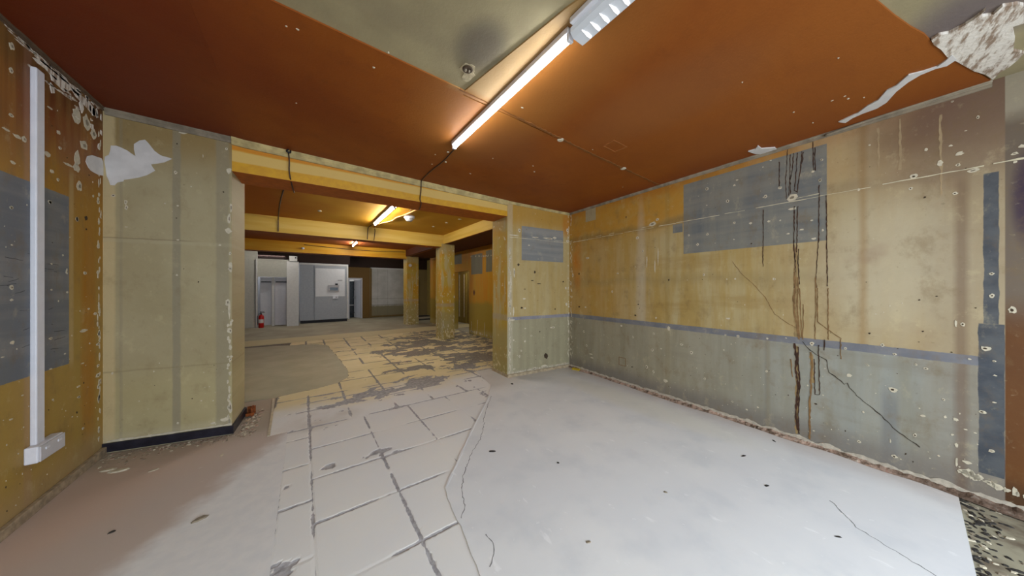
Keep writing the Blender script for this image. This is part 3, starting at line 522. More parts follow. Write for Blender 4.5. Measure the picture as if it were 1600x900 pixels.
def tile(x0, x1, y0, y1, st, jw):
    nx = max(3, int((x1-x0)/st)); ny = max(3, int((y1-y0)/st)); bm = bmesh.new(); g = []; top = 0
    for j in range(ny+1):
        row = []
        for i in range(nx+1):
            x = x0+(x1-x0)*i/nx; y = y0+(y1-y0)*j/ny
            if 0 < i < nx: x += random.uniform(-.25, .25)*st
            if 0 < j < ny: y += random.uniform(-.25, .25)*st
            d = min(x-x0, x1-x, y-y0, y1-y)
            v = Vector((x, y, 0)); a = mnoise.noise(v*7)*.5+mnoise.noise(v*19+Vector((5, 5, 0)))*.3
            b = mnoise.noise(v*Vector((1.7, 2.3, 1)))*.42+mnoise.noise(v*Vector((5.5, 7.5, 1)))*.36+mnoise.noise(v*24)*.14
            jo = jw*max(0.0, .62+2.4*mnoise.noise(v*2.3+Vector((9, 1, 3))))
            F = min(d-jo*(.55+1.5*a)+.003, (.42-erosion(x, y)*1.55+b)*.11)
            h = max(0, min(1, .5+F/.010)); top += h > .5
            row.append(bm.verts.new((x, y, -.006+.006*h)))
        g.append(row)
    for j in range(ny):
        for i in range(nx):
            q = (g[j][i], g[j][i+1], g[j+1][i+1], g[j+1][i])
            cx = sum(v.co.x for v in q)/4; cy = sum(v.co.y for v in q)/4
            if cx > kerbx(cy)+.03 or inpoly(cx, cy, PATCH): continue
            bm.faces.new(q)
    for v in [v for v in bm.verts if not v.link_faces]: bm.verts.remove(v)
    if len(bm.faces) < 1: bm.free(); return
    me = bpy.data.meshes.new('tile'); bm.to_mesh(me); bm.free(); me.materials.append(M_TILE)
    link(bpy.data.objects.new('tile', me), floor)
XN = [.045, .57, 1.075, 1.58, 2.09, 2.60, 3.10, 3.60, 4.05]; YN = [.15, .67, 1.18, 1.70, 2.22, 2.745, 3.265, 3.775]
YL = [.40, .92, 1.44, 1.955, 2.48, 3.01, 3.545, 3.775]
for y0, y1 in zip(YL, YL[1:]): tile(-.155, .05, y0, y1, .02, .012)
for j in range(len(YN)-1):
    for i in range(5):
        if XN[i] < kerbx(YN[j+1])+.05: tile(XN[i], XN[i+1], YN[j], YN[j+1], .018, .015)
XF = [-.30, .045, .45, .96, 1.42, 1.92, 2.42, 2.92, 3.42, 3.95, 4.46]; YF = [3.775, 4.30, 4.60, 4.84, 5.36, 5.86, 6.37, 6.86, 7.38, 7.90, 8.42, 8.94, 9.46, 9.98]
for y0, y1 in zip(YF, YF[1:]):
    for x0, x1 in zip(XF, XF[1:]): tile(x0, x1, y0, y1, .024 if y0 < 6 else .032, .022)
# thin strips where the screeds end
bm = bmesh.new(); ribslab(bm, [(x, y) for x, y in KERB if y < 4.6][:10], .022, FF, .007, .002, .05)
tag(obj('screed_edge', bm, M_WHITE, floor), 'pale raised edge of white screed')
bm = bmesh.new(); ribslab(bm, [(-.335, 5.04), (-.305, 4.4), (-.29, 3.80)], .022, FF, .009)
tag(obj('metal_edge_strip', bm, M_METAL, floor), 'pale metal edging strip')
bm = bmesh.new()
for pts in ([(1.63, 2.78), (1.42, 2.5), (1.24, 2.34), (1.12, 2.2), (1.03, 2.09), (.95, 1.95), (.89, 1.78), (.83, 1.71)], [(.89, 1.51), (.90, 1.44), (.87, 1.37), (.81, 1.32)], [(3.0, .33), (2.8, .2), (2.65, -.1)], [(1.62, 2.8), (1.85, 3.1), (2.1, 3.4)]):
    ribslab(bm, pts, .006, FF, .0048, .006, .02)
tag(obj('floor_crack', bm, plain('floor_crack_line', (128, 128, 128), .9), floor), kind='stuff')

# ---------------------------------------------------------------- ceiling
def cprism(pts, n0, n1, mat, name, parent=None, label=None):
    bm = bmesh.new()
    prism(bm, pts, lambda x, y: zc(x)-n1, lambda x, y: zc(x)-n0)
    o = obj(name, bm, mat, parent)
    if label: o['label'] = label
    return o
bm = bmesh.new()
for x0, x1 in ((-1.62, -.5), (-.5, 4.3)):
    e = 1e-5
    prism(bm, [(x0, -2.6), (x1, -2.6), (x1, 4.5), (x0, 4.5)], lambda x, y: zc(x)+.0, lambda x, y: 3.25)
ceiling = tag(obj('ceiling', bm, M_CEILGREY), 'stained ceiling of boards and grey plaster', kind='structure')
cprism([(-1.47, 1.985), (-.4965, 1.985), (-.4965, 4.1), (-1.47, 4.3)], -.002, .010, M_CEIL, 'ceiling_board', ceiling, 'rust brown ceiling board in left corner')
cprism([(-.496, 1.985), (1.0, 1.985), (1.0, 2.035), (3.995, 2.035), (4.1, 3.83), (2.8, 3.96), (-.496, 4.09)], -.002, .010, M_CEIL, 'ceiling_board', ceiling, 'orange brown ceiling board above the beam')
OE = DATA_ORANGE
cprism([(.99, 1.983), (1.135, 1.08), (1.30, .40)]+OE+[(3.86, -.33), (3.872, 0.0), (3.99, 2.025), (1.0, 2.02)], -.002, .010, M_CEIL, 'ceiling_board', ceiling, 'large orange brown ceiling board on the right')
# back part of the building
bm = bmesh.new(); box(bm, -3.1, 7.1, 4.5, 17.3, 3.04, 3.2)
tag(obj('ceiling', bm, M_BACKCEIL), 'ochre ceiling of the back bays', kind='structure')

def cpatch(name, polys, F, t, mat, parent, label=None, t0=-.003):
    out = []
    for p in polys:
        bm = bmesh.new(); slab(bm, p, F, t0, t); o = obj(name, bm, mat, parent); out.append(o)
        if label: o['label'] = label
    return out
cpatch('peeling_plaster', [DATA_PCC], FC, .016, M_PEELDIRTY, ceiling, 'large flaking white plaster patch in ceiling corner')
cpatch('peeling_strip', [DATA_PSTRIP], FC, .018, M_PEEL, ceiling, 'long white torn strip of ceiling paper')
cpatch('paint_flake', [[(y and x-.02, y) for x, y in DATA_PSMALL]], FC, .02, M_PEEL, ceiling, 'curling white flake above grey square')
bm = bmesh.new()
for x, y in DATA_FLECKS: slab(bm, wob(x, y, random.uniform(.005, .012), random.uniform(.004, .008), 7), FC, .005, .013)
tag(obj('ceiling_fleck', bm, M_CHIP, ceiling), kind='stuff')
for x, y in DATA_DISC:
    bm = bmesh.new(); lathe(bm, (x, y, zc(x)-.008), [(.034, 0), (.034, .004), (.026, .009), (.012, .010)], 16, up=-1)
    obj('fixing_disc', bm, M_CHIP, ceiling)
bm = bmesh.new(); ribslab(bm, [(.95, 1.99), (1.5, 2.0)], .012, FC, .014, .002); ribslab(bm, [(1.5, 2.0), (2.6, 2.03), (3.97, 2.035)], .03, FC, .015, .004)
tag(obj('joint_strip', bm, plain('joint_strip_paint', (128, 80, 36), .7), ceiling), 'dirty brown joint strip between ceiling boards')
bm = bmesh.new()
S = DATA_SQUARE
for a, b in zip(S, S[1:]+S[:1]): ribslab(bm, [a, b], .012, FC, .013)
obj('square_scar', bm, plain('square_scar_paint', (150, 92, 44), .7), ceiling)
hx, hy = DATA_HOLE
bm = bmesh.new(); slab(bm, wob(hx, hy, .050, .050, 14, .2), FC, -.002, .004); slab(bm, wob(hx+.035, hy+.06, .04, .05, 10, .3), FC, -.002, .003)
obj('plaster_ring', bm, plain('ring_plaster', (178, 164, 132), .9, .2, 30), ceiling)
bm = bmesh.new(); lathe(bm, (hx, hy, zc(hx)-.003), [(.036, 0), (.036, .006), (.028, .010), (.01, .004)], 16, up=-1)
rose = tag(obj('cable_outlet', bm, M_CHIPHOLE), 'dark round cable outlet in grey ceiling plaster', 'outlet')
for dx, dy in ((.012, 0), (-.012, .006)):
    bm = bmesh.new(); lathe(bm, (hx+dx, hy+dy, zc(hx)-.008), [(.007, 0), (.007, .012)], 8, up=-1); obj('terminal', bm, M_TRIMGREY, rose)

# ---------------------------------------------------------------- walls
bm = bmesh.new()
prism(bm, [FR(-2.6, 0)[:2], FR(3.95, 0)[:2], (4.4, 3.95), (4.4, -2.6)], 0, 3.2)
wall_right = tag(obj('wall_right', bm, M_RIGHT), 'stripped ochre and grey right wall with grey squares', kind='structure')
bm = bmesh.new(); prism(bm, [(-1.475, -2.6), (-1.475, 4.45), (-1.7, 4.45), (-1.7, -2.6)], 0, 3.25)
wall_left = tag(obj('wall_left', bm, M_LEFT), 'stained ochre left wall with large grey rectangle', kind='structure')
bm = bmesh.new(); prism(bm, [(2.76, 3.95), FS(4.3, 0)[:2], (4.3, 4.5), (2.80, 4.45)], 0, 3.2)
wall_stub = tag(obj('wall_far', bm, M_STUB), 'short ochre wall stub right of opening, grey square above', kind='structure')
bm = bmesh.new(); prism(bm, [(-1.6, FP(-1.6, 0)[1]), FP(-.6, 0)[:2], (-.57, 4.62), (-1.6, 4.62)], 0, 3.24)
wall_pier = tag(obj('wall_pier', bm, M_PIER), 'beige boarded pier left of the opening, torn patch on top', kind='structure')

def chips(parent, F, data, seed, dens, u0, u1, excl=None):
    rnd = random.Random(seed); small = bmesh.new(); ns = 0
    for a, z, ra, rz, k in data:
        ra *= .8; rz *= .8
        big = max(ra, rz) > .022 and k != 2
        bm = bmesh.new() if big else small
        if k == 2: slab(bm, wob(a, z, ra*.8, rz*.8, 8, .35, rnd), F, -.002, .0016, 1)
        else:
            if k == 0 and rnd.random() < .45 and min(ra, rz) > .008:      # crescent of torn paper
                o = wob(a, z, ra, rz, 11, .3, rnd); slab(bm, o, F, -.002, .002, 0)
                slab(bm, [(a+(p[0]-a)*.45+ra*.1, z+(p[1]-z)*.4) for p in o], F, .001, .0026, 2)
            else: slab(bm, wob(a, z, ra, rz, 11, .3, rnd), F, -.002, .002, 0)
            if k == 1: slab(bm, wob(a+ra*.1, z, ra*.42, rz*.42, 7, .3, rnd), F, .001, .0028, 1)
        if big: obj('plaster_chip', bm, [M_CHIP, M_CHIPHOLE, M_TRIMGREY], parent)
    for i in range(dens):
        a = rnd.uniform(u0, u1); z = rnd.uniform(.1, 2.85); s = rnd.uniform(.0015, .005)
        if rnd.random() < .5: z = .1+abs(rnd.gauss(0, .5))
        if z > 2.9: continue
        slab(small, wob(a, z, s*rnd.uniform(.6, 1.6), s*rnd.uniform(.6, 1.6), 6, .3, rnd), F, -.001, .0015, 0 if rnd.random() < .72 else 1)
    tag(obj('plaster_speck', small, [M_CHIP, M_CHIPHOLE, M_TRIMGREY], parent), kind='stuff')
chips(wall_right, FR, DATA_RC, 1, 300, -.28, 4.0)
chips(wall_stub, FS, DATA_SC, 2, 160, 2.8, 4.05)
chips(wall_left, FL, DATA_LC, 3, 90, 3.0, 4.22)
chips(wall_pier, FP, DATA_PC, 4, 30, -1.4, -.62)
cpatch('torn_patch', [DATA_PP], FP, .004, M_PEEL, wall_pier, 'large white torn patch of bare skim')
cpatch('torn_patch', [DATA_PLF], FL, .004, M_PEEL, wall_left, 'white torn patch of skim by the corner')
cpatch('peeling_flake', [[(y, z-.01) for y, z in p] for p in DATA_PB], FL, .004, M_PEELDIRTY, wall_left)
bm = bmesh.new(); rnd = random.Random(50)
for i in range(22):
    y = rnd.uniform(3.2, 3.8); z = rnd.choice((1.66, 1.58, 1.5, 1.36, 1.18, 1.1))+rnd.gauss(0, .03); l = rnd.uniform(.03, .14)
    ribslab(bm, [(y-l/2, z), (y+l/2, z+rnd.uniform(-.012, .02))], .004, FL, .0008, .002)
tag(obj('scratch', bm, plain('scratch_line', (78, 78, 80), .8), wall_left), kind='stuff')
# more ragged peeling towards the corner of the left wall
rnd = random.Random(9); bm = bmesh.new()
for i in range(46):
    t = rnd.random(); y = 3.3+.95*t; z = zc(-1.475)-.03-abs(rnd.gauss(0, .05+.16*t*t))
    slab(bm, wob(y, z, rnd.uniform(.015, .07) if t < .7 else rnd.uniform(.008, .03), rnd.uniform(.003, .010) if t < .7 else rnd.uniform(.008, .04), 9, .45, rnd), FL, -.002, .004)
tag(obj('peeling_speck', bm, M_PEELDIRTY, wall_left), kind='stuff')
# ragged edges of paper beside corners
def ragged(parent, F, axis_pts, w, n, seed, s0=.006, s1=.02, mat=None, tall=1.6):
    rnd = random.Random(seed); bm = bmesh.new(); (a0, z0), (a1, z1) = axis_pts
    for i in range(n):
        t = rnd.random()**1.1; a = a0+(a1-a0)*t+rnd.gauss(0, w); z = z0+(z1-z0)*t
        slab(bm, wob(a, z, rnd.uniform(s0, s1)*.6, rnd.uniform(s0, s1)*tall, 8, .4, rnd), F, -.002, .0022)
    tag(obj('ragged_paper', bm, mat or M_CHIP, parent), kind='stuff')
ragged(wall_stub, FS, ((2.80, .05), (2.80, 2.2)), .012, 90, 11, .006, .018, tall=2.4)
ragged(wall_stub, FS, ((2.84, .07), (4.05, .07)), .0, 70, 12, .01, .028, tall=.8)
ragged(wall_stub, FS, ((4.08, .2), (4.08, 2.9)), .014, 50, 13)
ragged(wall_right, FR, ((3.76, .1), (3.76, 2.9)), .016, 60, 14)
ragged(wall_left, FL, ((4.22, .1), (4.22, 2.9)), .012, 60, 15)
ragged(wall_pier, FP, ((-.62, .12), (-.62, 1.4)), .012, 30, 16)
ragged(wall_right, FR, ((-.20, .18), (-.40, .12)), .03, 26, 17, .01, .035, tall=.7)

bm = bmesh.new(); wide = {8: .009, 9: .008, 15: .018, 16: .012, 22: .018, 23: .014, 24: .014}
bm2 = bmesh.new()
for i, d in enumerate(DATA_DRIPS):
    w = wide.get(i, .007); b = bm2 if i in (15, 16, 17, 18, 19, 20, 21, 24, 27) else bm
    ribslab(b, d, w, FR, .0012+.0001*i, .0025, .02)
bmx = bmesh.new()
ribslab(bmx, [(.665, 1.9), (.660, 1.5), (.657, 1.02)], .035, FR, .0009, .003); ribslab(bmx, [(.655, .93), (.652, .4), (.655, .07)], .028, FR, .0009, .003); ribslab(bmx, [(.553, .87), (.545, .6)], .025, FR, .0009, .003)
obj('drip_stain', bmx, plain('tan_drip', (158, 134, 92), .6), wall_right)
obj('drip_stain', bm, M_DRIP, wall_right)['label'] = 'dark brown dried drips'
obj('drip_stain', bm2, M_DRIP2, wall_right)['label'] = 'pale tan dried drips'
bm = bmesh.new(); ribslab(bm, DATA_CRACK, .007, FR, .0022, .003, .02)
obj('wall_crack', bm, M_CRACK, wall_right)['label'] = 'dark diagonal crack below rail ghost'
bm = bmesh.new(); ribslab(bm, DATA_CRACK2, .005, FR, .0018, .003, .02)
obj('wall_crack', bm, M_DRIP2, wall_right)['label'] = 'fine diagonal crack above rail ghost'
# scar of the old picture rail
for P, F, a0, a1 in ((wall_right, FR, -.5, 3.79), (wall_stub, FS, 2.8, 4.09)):
    bm = bmesh.new(); rnd = random.Random(21); a = a0
    while a < a1:
        l = rnd.uniform(.1, .5); b = min(a+l, a1)
        ribslab(bm, [(a, 2.355), (b, 2.36)], rnd.choice((.004, .007, .012)), F, .003, .0015, .04)
        if rnd.random() < .4: ribslab(bm, [(a, 2.385), (a+l*.4, 2.38)], .006, F, .003, .0015, .04)
        a = b+rnd.uniform(0, .12 if a < 1.9 else .03)
    obj('picture_rail_scar', bm, M_SCAR, P)
bm = bmesh.new()
for pts in ([(.05, 2.86), (.05, 2.45)], [(.16, 2.84), (.155, 2.5)], [(-.13, 2.80), (-.135, 2.2)]): ribslab(bm, pts, .014, FR, .0008, .003)
obj('pipe_ghost', bm, plain('pipe_ghost_paint', (168, 146, 112), .7), wall_right)
# small socket outline low on the right wall
bm = bmesh.new()
y, z = FRy = (2.63, .34)
for a, b in (((2.58, .29), (2.70, .29)), ((2.70, .29), (2.70, .41)), ((2.70, .41), (2.58, .41)), ((2.58, .41), (2.58, .29))): ribslab(bm, [a, b], .008, FR, .002)
obj('socket_scar', bm, M_DRIP2, wall_right)

# broken plaster edge and rubble along the foot of the right wall
rnd = random.Random(5); bm = bmesh.new(); n = 260; row = []
for i in range(n+1):
    y = -.9+4.7*i/n; v = Vector((y*6, 0, 0)); lo = .012+.03*abs(mnoise.noise(v))+.01*abs(mnoise.noise(v*4)); hi = .055+.025*mnoise.noise(v*1.7+Vector((3, 3, 3)))+.012*mnoise.noise(v*5)
    row.append([bm.verts.new(FR(y, hi, -.002)), bm.verts.new(FR(y, hi, .006)), bm.verts.new(FR(y, lo, .008)), bm.verts.new(FR(y, lo, -.002))])
for a, b in zip(row, row[1:]):
    for k in range(3): bm.faces.new((a[k], a[k+1], b[k+1], b[k]))
obj('broken_plaster_edge', bm, plain('broken_edge_plaster', (196, 186, 168), .9, .15, 30), wall_right)['label'] = 'pale jagged broken plaster edge'
bm = bmesh.new(); row = []; n = 330
for i in range(n+1):
    y = -1.2+5.0*i/n; v = Vector((y*9, 1.5, 0)); wd = .05+.035*mnoise.noise(v*.35)+(.05 if y < 0 else 0)*min(1, -y/.4 if y < 0 else 0); r = []
    for k in range(7):
        t = k/6; nn = mnoise.noise(Vector((y*30, t*2.2, 4)))*.014+mnoise.noise(Vector((y*9, t, 8)))*.012
        r.append(bm.verts.new(FR(y, max(.0045 if k == 6 else .006, .034*(1-t)**.8+nn*(1-t*.7)), wd*t+(.0 if k in (0, 6) else nn*.5))))
    row.append(r)
for a, b in zip(row, row[1:]):
    for k in range(6): bm.faces.new((a[k], a[k+1], b[k+1], b[k]))
tag(obj('rubble_edge', bm, M_RUBBLE, wall_right), 'broken brown masonry rubble along wall foot', kind='stuff')

# skirtings, cornices
bm = bmesh.new(); box(bm, -1.475, -1.445, -2.5, 4.26, 0, .065, bev=.006)
tag(obj('baseboard_left', bm, plain('dusty_skirting', (172, 152, 124), .8, .2, 20)), 'low dusty cement skirting along left wall', kind='structure')
bm = bmesh.new()
prism(bm, [(-1.475, 4.28), (-1.475, 4.262), FP(-.585, 0, .022)[:2], (-.548, 4.60), (-.57, 4.60), FP(-.6, 0, 0)[:2]], .012, .092)
tag(obj('baseboard_pier', bm, M_BLACK), 'black skirting around foot of beige pier', kind='structure')
bm = bmesh.new(); prism(bm, [FS(2.745, 0, .03)[:2], FS(4.09, 0, .022)[:2], FS(4.09, 0, 0)[:2], (2.78, 3.955), (2.80, 4.45), (2.77, 4.46)], 0, .05)
tag(obj('baseboard_far', bm, plain('pale_skirting', (186, 168, 138), .8, .2, 20)), 'pale broken skirting under wall stub', kind='structure')
bm = bmesh.new(); ribslab(bm, [(-1.45, .105), (-.6, .105)], .02, FP, .006, .002)
obj('pale_edge', bm, M_CHIP, wall_pier)
def cornice(idx, pts, label, h=.055, d=.03, mat=None):
    bm = bmesh.new(); row = []
    P = []
    for (x0, y0), (x1, y1) in zip(pts, pts[1:]):
        n = max(2, int(math.hypot(x1-x0, y1-y0)/.05))
        for i in range(n+(1 if (x1, y1) == pts[-1] else 0)): P.append((x0+(x1-x0)*i/n, y0+(y1-y0)*i/n))
    for i, (x, y) in enumerate(P):
        a = P[max(i-1, 0)]; b = P[min(i+1, len(P)-1)]; dx, dy = b[0]-a[0], b[1]-a[1]; l = math.hypot(dx, dy); nx, ny = dy/l, -dx/l
        j = mnoise.noise(Vector((x*9, y*9, 0)))*.006; z = zc(x)-.008
        prof = [(-.01, z), (d+j, z), (d*.9+j, z-.012), (.010, z-h*.5), (.012+j*.3, z-h*.55), (.012, z-h+j*.5), (-.01, z-h)]
        row.append([bm.verts.new((x+nx*u, y+ny*u, w)) for u, w in prof])
    for a, b in zip(row, row[1:]):
        for k in range(6): bm.faces.new((a[k], a[k+1], b[k+1], b[k]))
    bm.faces.new(row[0]); bm.faces.new(row[-1])
    tag(obj('trim_%d' % idx, bm, mat or M_TRIM), label, kind='structure')
cornice(1, [FP(-1.46, 0)[:2], FP(-.6, 0)[:2]], 'dusty grey cornice on beige pier', .06, .03, M_TRIMGREY)
cornice(2, [(-.6, 4.068), (2.76, 3.948)], 'cream plaster cornice above main beam', .075, .03)
cornice(3, [(2.76, 3.948), FS(4.10, 0)[:2]], 'cream plaster cornice above wall stub', .045, .02)
cornice(4, [FR(3.80, 0)[:2], FR(-.33, 0)[:2]], 'thin dusty cornice on right wall', .04, .018, M_TRIMGREY)
cornice(5, [(-1.475, .5), (-1.475, 4.27)], 'thin dark dusty cornice on left wall', .03, .02, plain('dark_cornice', (104, 84, 66), .8))

# ---------------------------------------------------------------- beams and columns
def beam(pts, z0, label, z1=3.1, mat=None):
    bm = bmesh.new(); prism(bm, pts, z0, z1)
    for f in bm.faces:
        if abs(f.normal.z) > .9 and f.calc_center_median().z < z0+.01: f.material_index = 1
    return tag(obj('concrete_beam', bm, [mat or M_BEAM, M_SOFFIT2]), label, kind='structure')
M_SOFFIT2 = plain('soffit_paint', (166, 88, 22), .6)
b1 = beam([(-.6, 4.08), (2.78, 3.955), (2.79, 4.42), (-.58, 4.5)], 2.70, 'orange and cream painted beam over the opening')
def flatbeam(name, a, b):
    return shader(name, lambda P, X, Y, Z: [mix(sm(noise(vec(X*.4, Z*6, Y*.4), 1.5, 4), .35, .65), lin(a), lin(b)), noise(P, 20, 3), .5], bdist=.003)
M_BEAM2 = flatbeam('pale_ochre_beam_paint', (196, 158, 64), (206, 172, 88)); M_BEAM3 = flatbeam('deep_ochre_beam_paint', (206, 144, 18), (212, 160, 44))
b2 = beam([(-3.0, 8.0), (3.40, 8.0), (3.40, 8.38), (-3.0, 8.38)], 2.70, 'ochre painted second beam', mat=M_BEAM2)
b3 = beam([(-3.0, 12.0), (3.45, 12.0), (3.45, 12.38), (-3.0, 12.38)], 2.69, 'ochre painted third beam', mat=M_BEAM3)
for y0, y1, x, l in ((4.43, 8.0, 3.30, 'ochre lengthwise beam behind wall stub'), (8.38, 12.0, 3.42, 'ochre lengthwise beam between columns')):
    beam([(x, y0), (x+.05, y0), (x+.05, y1), (x, y1)], 2.78, l, mat=M_BEAM2)
bm = bmesh.new(); prism(bm, [(3.35, 4.45), (5.7, 4.45), (5.7, 12.0), (3.35, 12.0)], 2.781, 3.1)
tag(obj('ceiling', bm, M_SOFFIT), 'dark lowered soffit along right side of back bays', kind='structure')
M_PEELCOL = M_CHIP
def column(pts, top, label, seed):
    bm = bmesh.new(); prism(bm, pts, 0, top)
    o = tag(obj('concrete_column', bm, M_COL), label, kind='structure')
    rnd = random.Random(seed); bm = bmesh.new()
    for a, b in zip(pts, pts[1:]+pts[:1]):
        l = math.hypot(b[0]-a[0], b[1]-a[1]); nx, ny = (b[1]-a[1])/l, -(b[0]-a[0])/l
        F = lambda u, z, n: (a[0]+(b[0]-a[0])*u/l+nx*n, a[1]+(b[1]-a[1])*u/l+ny*n, z)
        for i in range(46):
            u = rnd.choice((rnd.uniform(.005, .05), rnd.uniform(.005, l-.005), l-rnd.uniform(.005, .05))); z = max(.03, min(2.6, abs(rnd.gauss(0, .8))))
            slab(bm, wob(u, z, rnd.uniform(.004, .016), rnd.uniform(.008, .05), 8, .4, rnd), F, -.002, .004)
    tag(obj('paint_flake', bm, M_PEELCOL, o), kind='stuff')
    return o
column([(3.24, 7.95), (3.63, 7.95), (3.63, 8.42), (3.24, 8.42)], 2.785, 'flaking ochre square column, nearer of the two', 31)
column([(3.38, 11.95), (3.85, 11.95), (3.85, 12.45), (3.38, 12.45)], 2.785, 'olive square column, farther of the two', 32)
# ochre return face of the stub
bm = bmesh.new(); prism(bm, [(2.758, 3.955), (2.80, 3.955), (2.805, 4.45), (2.785, 4.45)], .05, 2.70)
bmesh.ops.translate(bm, verts=bm.verts, vec=(-.004, .004, 0))
obj('return_face', bm, M_COL, wall_stub)['label'] = 'ochre side face of stub with torn arris'

# ---------------------------------------------------------------- back walls
Mdk = M_SOFFIT
def wallbox(name, x0, x1, y0, y1, z0, z1, mat, label):
    bm = bmesh.new(); box(bm, x0, x1, y0, y1, z0, z1); return tag(obj(name, bm, mat), label, kind='structure')
# right-hand back wall with an opening
bm = bmesh.new()
prism(bm, [(4.45, 4.45), (4.60, 4.45), (4.60, 8.60), (4.45, 8.60)], 0, 2.8)
prism(bm, [(4.45, 9.75), (4.60, 9.75), (4.60, 12.25), (4.45, 12.25)], 0, 2.8)
prism(bm, [(4.45, 8.60), (4.60, 8.60), (4.60, 9.75), (4.45, 9.75)], 2.08, 2.8)
wrb = tag(obj('wall_back_right', bm, M_OLIVE), 'bright ochre back room wall with grey squares', kind='structure')
ragged(wrb, lambda y, z, n: (4.45-n, y, z), ((6.0, .06), (8.55, .08)), .01, 60, 41, .015, .05, tall=1.0)
ragged(wrb, lambda y, z, n: (4.45-n, y, z), ((7.2, 2.45), (8.6, 2.55)), .1, 30, 42, .01, .03, tall=1.0)
bm = bmesh.new()
for y, t in ((8.05, 1.0), (7.6, .9), (8.45, .8)): ribslab(bm, [(y, .08), (y-.03, t*.5)], .02, lambda a, z, n: (4.45-n, a, z), .003, .006)
obj('peeling_strip', bm, M_CHIP, wrb)
wallbox('wall_side_room', 5.6, 5.75, 8.7, 16.2, 0, 3.04, plain('tan_wall', (150, 130, 70), .7), 'tan wall seen through the opening at the right')
# door leaf standing in that opening
d5 = tag(empty('door_3', (5.55, 12.05, 0), 0), 'olive panelled door beyond opening in ochre wall', kind='structure')
bm = bmesh.new(); box(bm, 0, .045, -1.05, 0, .01, 2.12); obj('door_leaf', bm, plain('olive_door', (158, 138, 66), .6), d5)
for y in (-.15, -.42, -.88):
    bm = bmesh.new(); box(bm, -.02, 0, y-.035, y+.035, .25, 2.08, bev=.008); obj('moulding', bm, M_METAL, d5)
# far wall with doorway at the back
bm = bmesh.new()
for x0, x1, z0, z1 in ((1.64, 1.72, 0, 3.04), (1.72, 2.34, 1.99, 3.04), (2.34, 7.1, 0, 3.04), (-3.1, 1.64, 2.7, 3.04)):
    prism(bm, [(x0, 15.9), (x1, 15.9), (x1, 16.05), (x0, 16.05)], z0, z1)
wb = tag(obj('wall_back', bm, M_BACK), 'dim grey and brown far end wall', kind='structure')
bm = bmesh.new(); box(bm, 2.68, 2.76, 15.86, 15.9, 0, 2.52); box(bm, 2.76, 4.40, 15.87, 15.9, .02, .10); obj('batten', bm, plain('brown_batten', (120, 96, 52), .7), wb)
bm = bmesh.new(); box(bm, 2.70, 4.4, 15.86, 15.9, 2.46, 2.53); obj('picture_rail', bm, M_WHITEP, wb)
# room behind the far door: dark with shelves and its own pale walls
wallbox('wall_store', 1.2, 3.2, 17.1, 17.25, 0, 3.04, plain('store_wall', (150, 150, 150), .7), 'pale wall of store room behind far door')
fr = tag(empty('door_1', (1.73, 15.9, 0)), 'white framed far door standing open', kind='structure')
bm = bmesh.new(); box(bm, 0, .05, -.03, .12, 0, 1.99); box(bm, .56, .61, -.03, .12, 0, 1.99); box(bm, .05, .56, -.03, .12, 1.92, 1.99); obj('door_frame', bm, M_DOORW, fr)
bm = bmesh.new(); prism(bm, [(.55, .02), (.56, .06), (.36, .62), (.32, .60)], .02, 1.90); dl = obj('door_leaf', bm, M_DOORW, fr)
bm = bmesh.new(); tube(bm, [(.37, .44, 1.02), (.31, .42, 1.02), (.29, .50, 1.02)], .012); box(bm, .36, .385, .40, .44, .95, 1.10); obj('door_handle', bm, M_PVCD, dl)
sh = tag(empty('shelf_unit', (1.78, 16.45, 0)), 'dark shelf unit glimpsed through far white door', 'shelf')
bm = bmesh.new(); box(bm, 0, .04, 0, .4, 0, 1.85); box(bm, .41, .45, 0, .4, 0, 1.85); box(bm, .04, .41, .36, .4, 0, 1.85); obj('frame', bm, M_DOORG, sh)
for z in (.25, .62, .98, 1.4, 1.8):
    bm = bmesh.new(); box(bm, .04, .41, 0, .36, z, z+.03); obj('shelf', bm, M_PVCD if z == .62 else M_DOORG, sh)
area('store_room_fill', (2.3, 16.6, 2.6), (0, 0, 0), .8, .4, 22, (1, .98, .95))  # added lamp with no visible source, lifts the store room

# left partition with wide doorway
bm = bmesh.new()
for x0, x1, z0, z1 in ((-3.1, -1.435, 0, 3.04), (-1.435, -.5, 1.93, 2.62)):
    prism(bm, [(x0, 14.5), (x1, 14.5), (x1, 14.62), (x0, 14.62)], z0, z1)
tag(obj('wall_partition', bm, plain('partition_paint', (186, 184, 172), .6, .05)), 'off-white partition around the left doorway', kind='structure')
wallbox('wall_partition_head', -3.1, 1.70, 14.98, 15.1, 2.565, 3.04, M_VOID, 'panel above left partition, coloured as dark unlit void')  # widened to block light over the cupboard; the void's darkness is its colour
wallbox('wall_corridor', -3.1, .2, 15.6, 15.75, 0, 3.04, plain('corridor_white', (196, 198, 204), .5, .03), 'white wall behind the left doorway')
wallbox('wall_back_left', -3.1, -3.0, 4.5, 15.7, 0, 3.04, M_SOFFIT, 'left wall of the back bays')
bm = bmesh.new(); box(bm, -1.47, -1.43, 14.42, 14.5, 0, 2.6)
tag(obj('trim_6', bm, M_WHITEP), 'white upright trim at left edge of partition', kind='structure')
d2 = tag(empty('door_2', (-1.40, 14.75, 0)), 'pair of white doors in left doorway', kind='structure')
for x, w in ((.0, .36), (.46, .42)):
    bm = bmesh.new(); box(bm, x, x+w, .03 if x else .25, .07 if x else .29, .02, 1.93, bev=.004); dl = obj('door_leaf', bm, M_DOORW, d2)
    bm = bmesh.new(); box(bm, x+.03, x+w-.02, .015 if x else .235, .03 if x else .25, 1.72, 1.76); obj('door_closer', bm, M_STEEL2, dl)
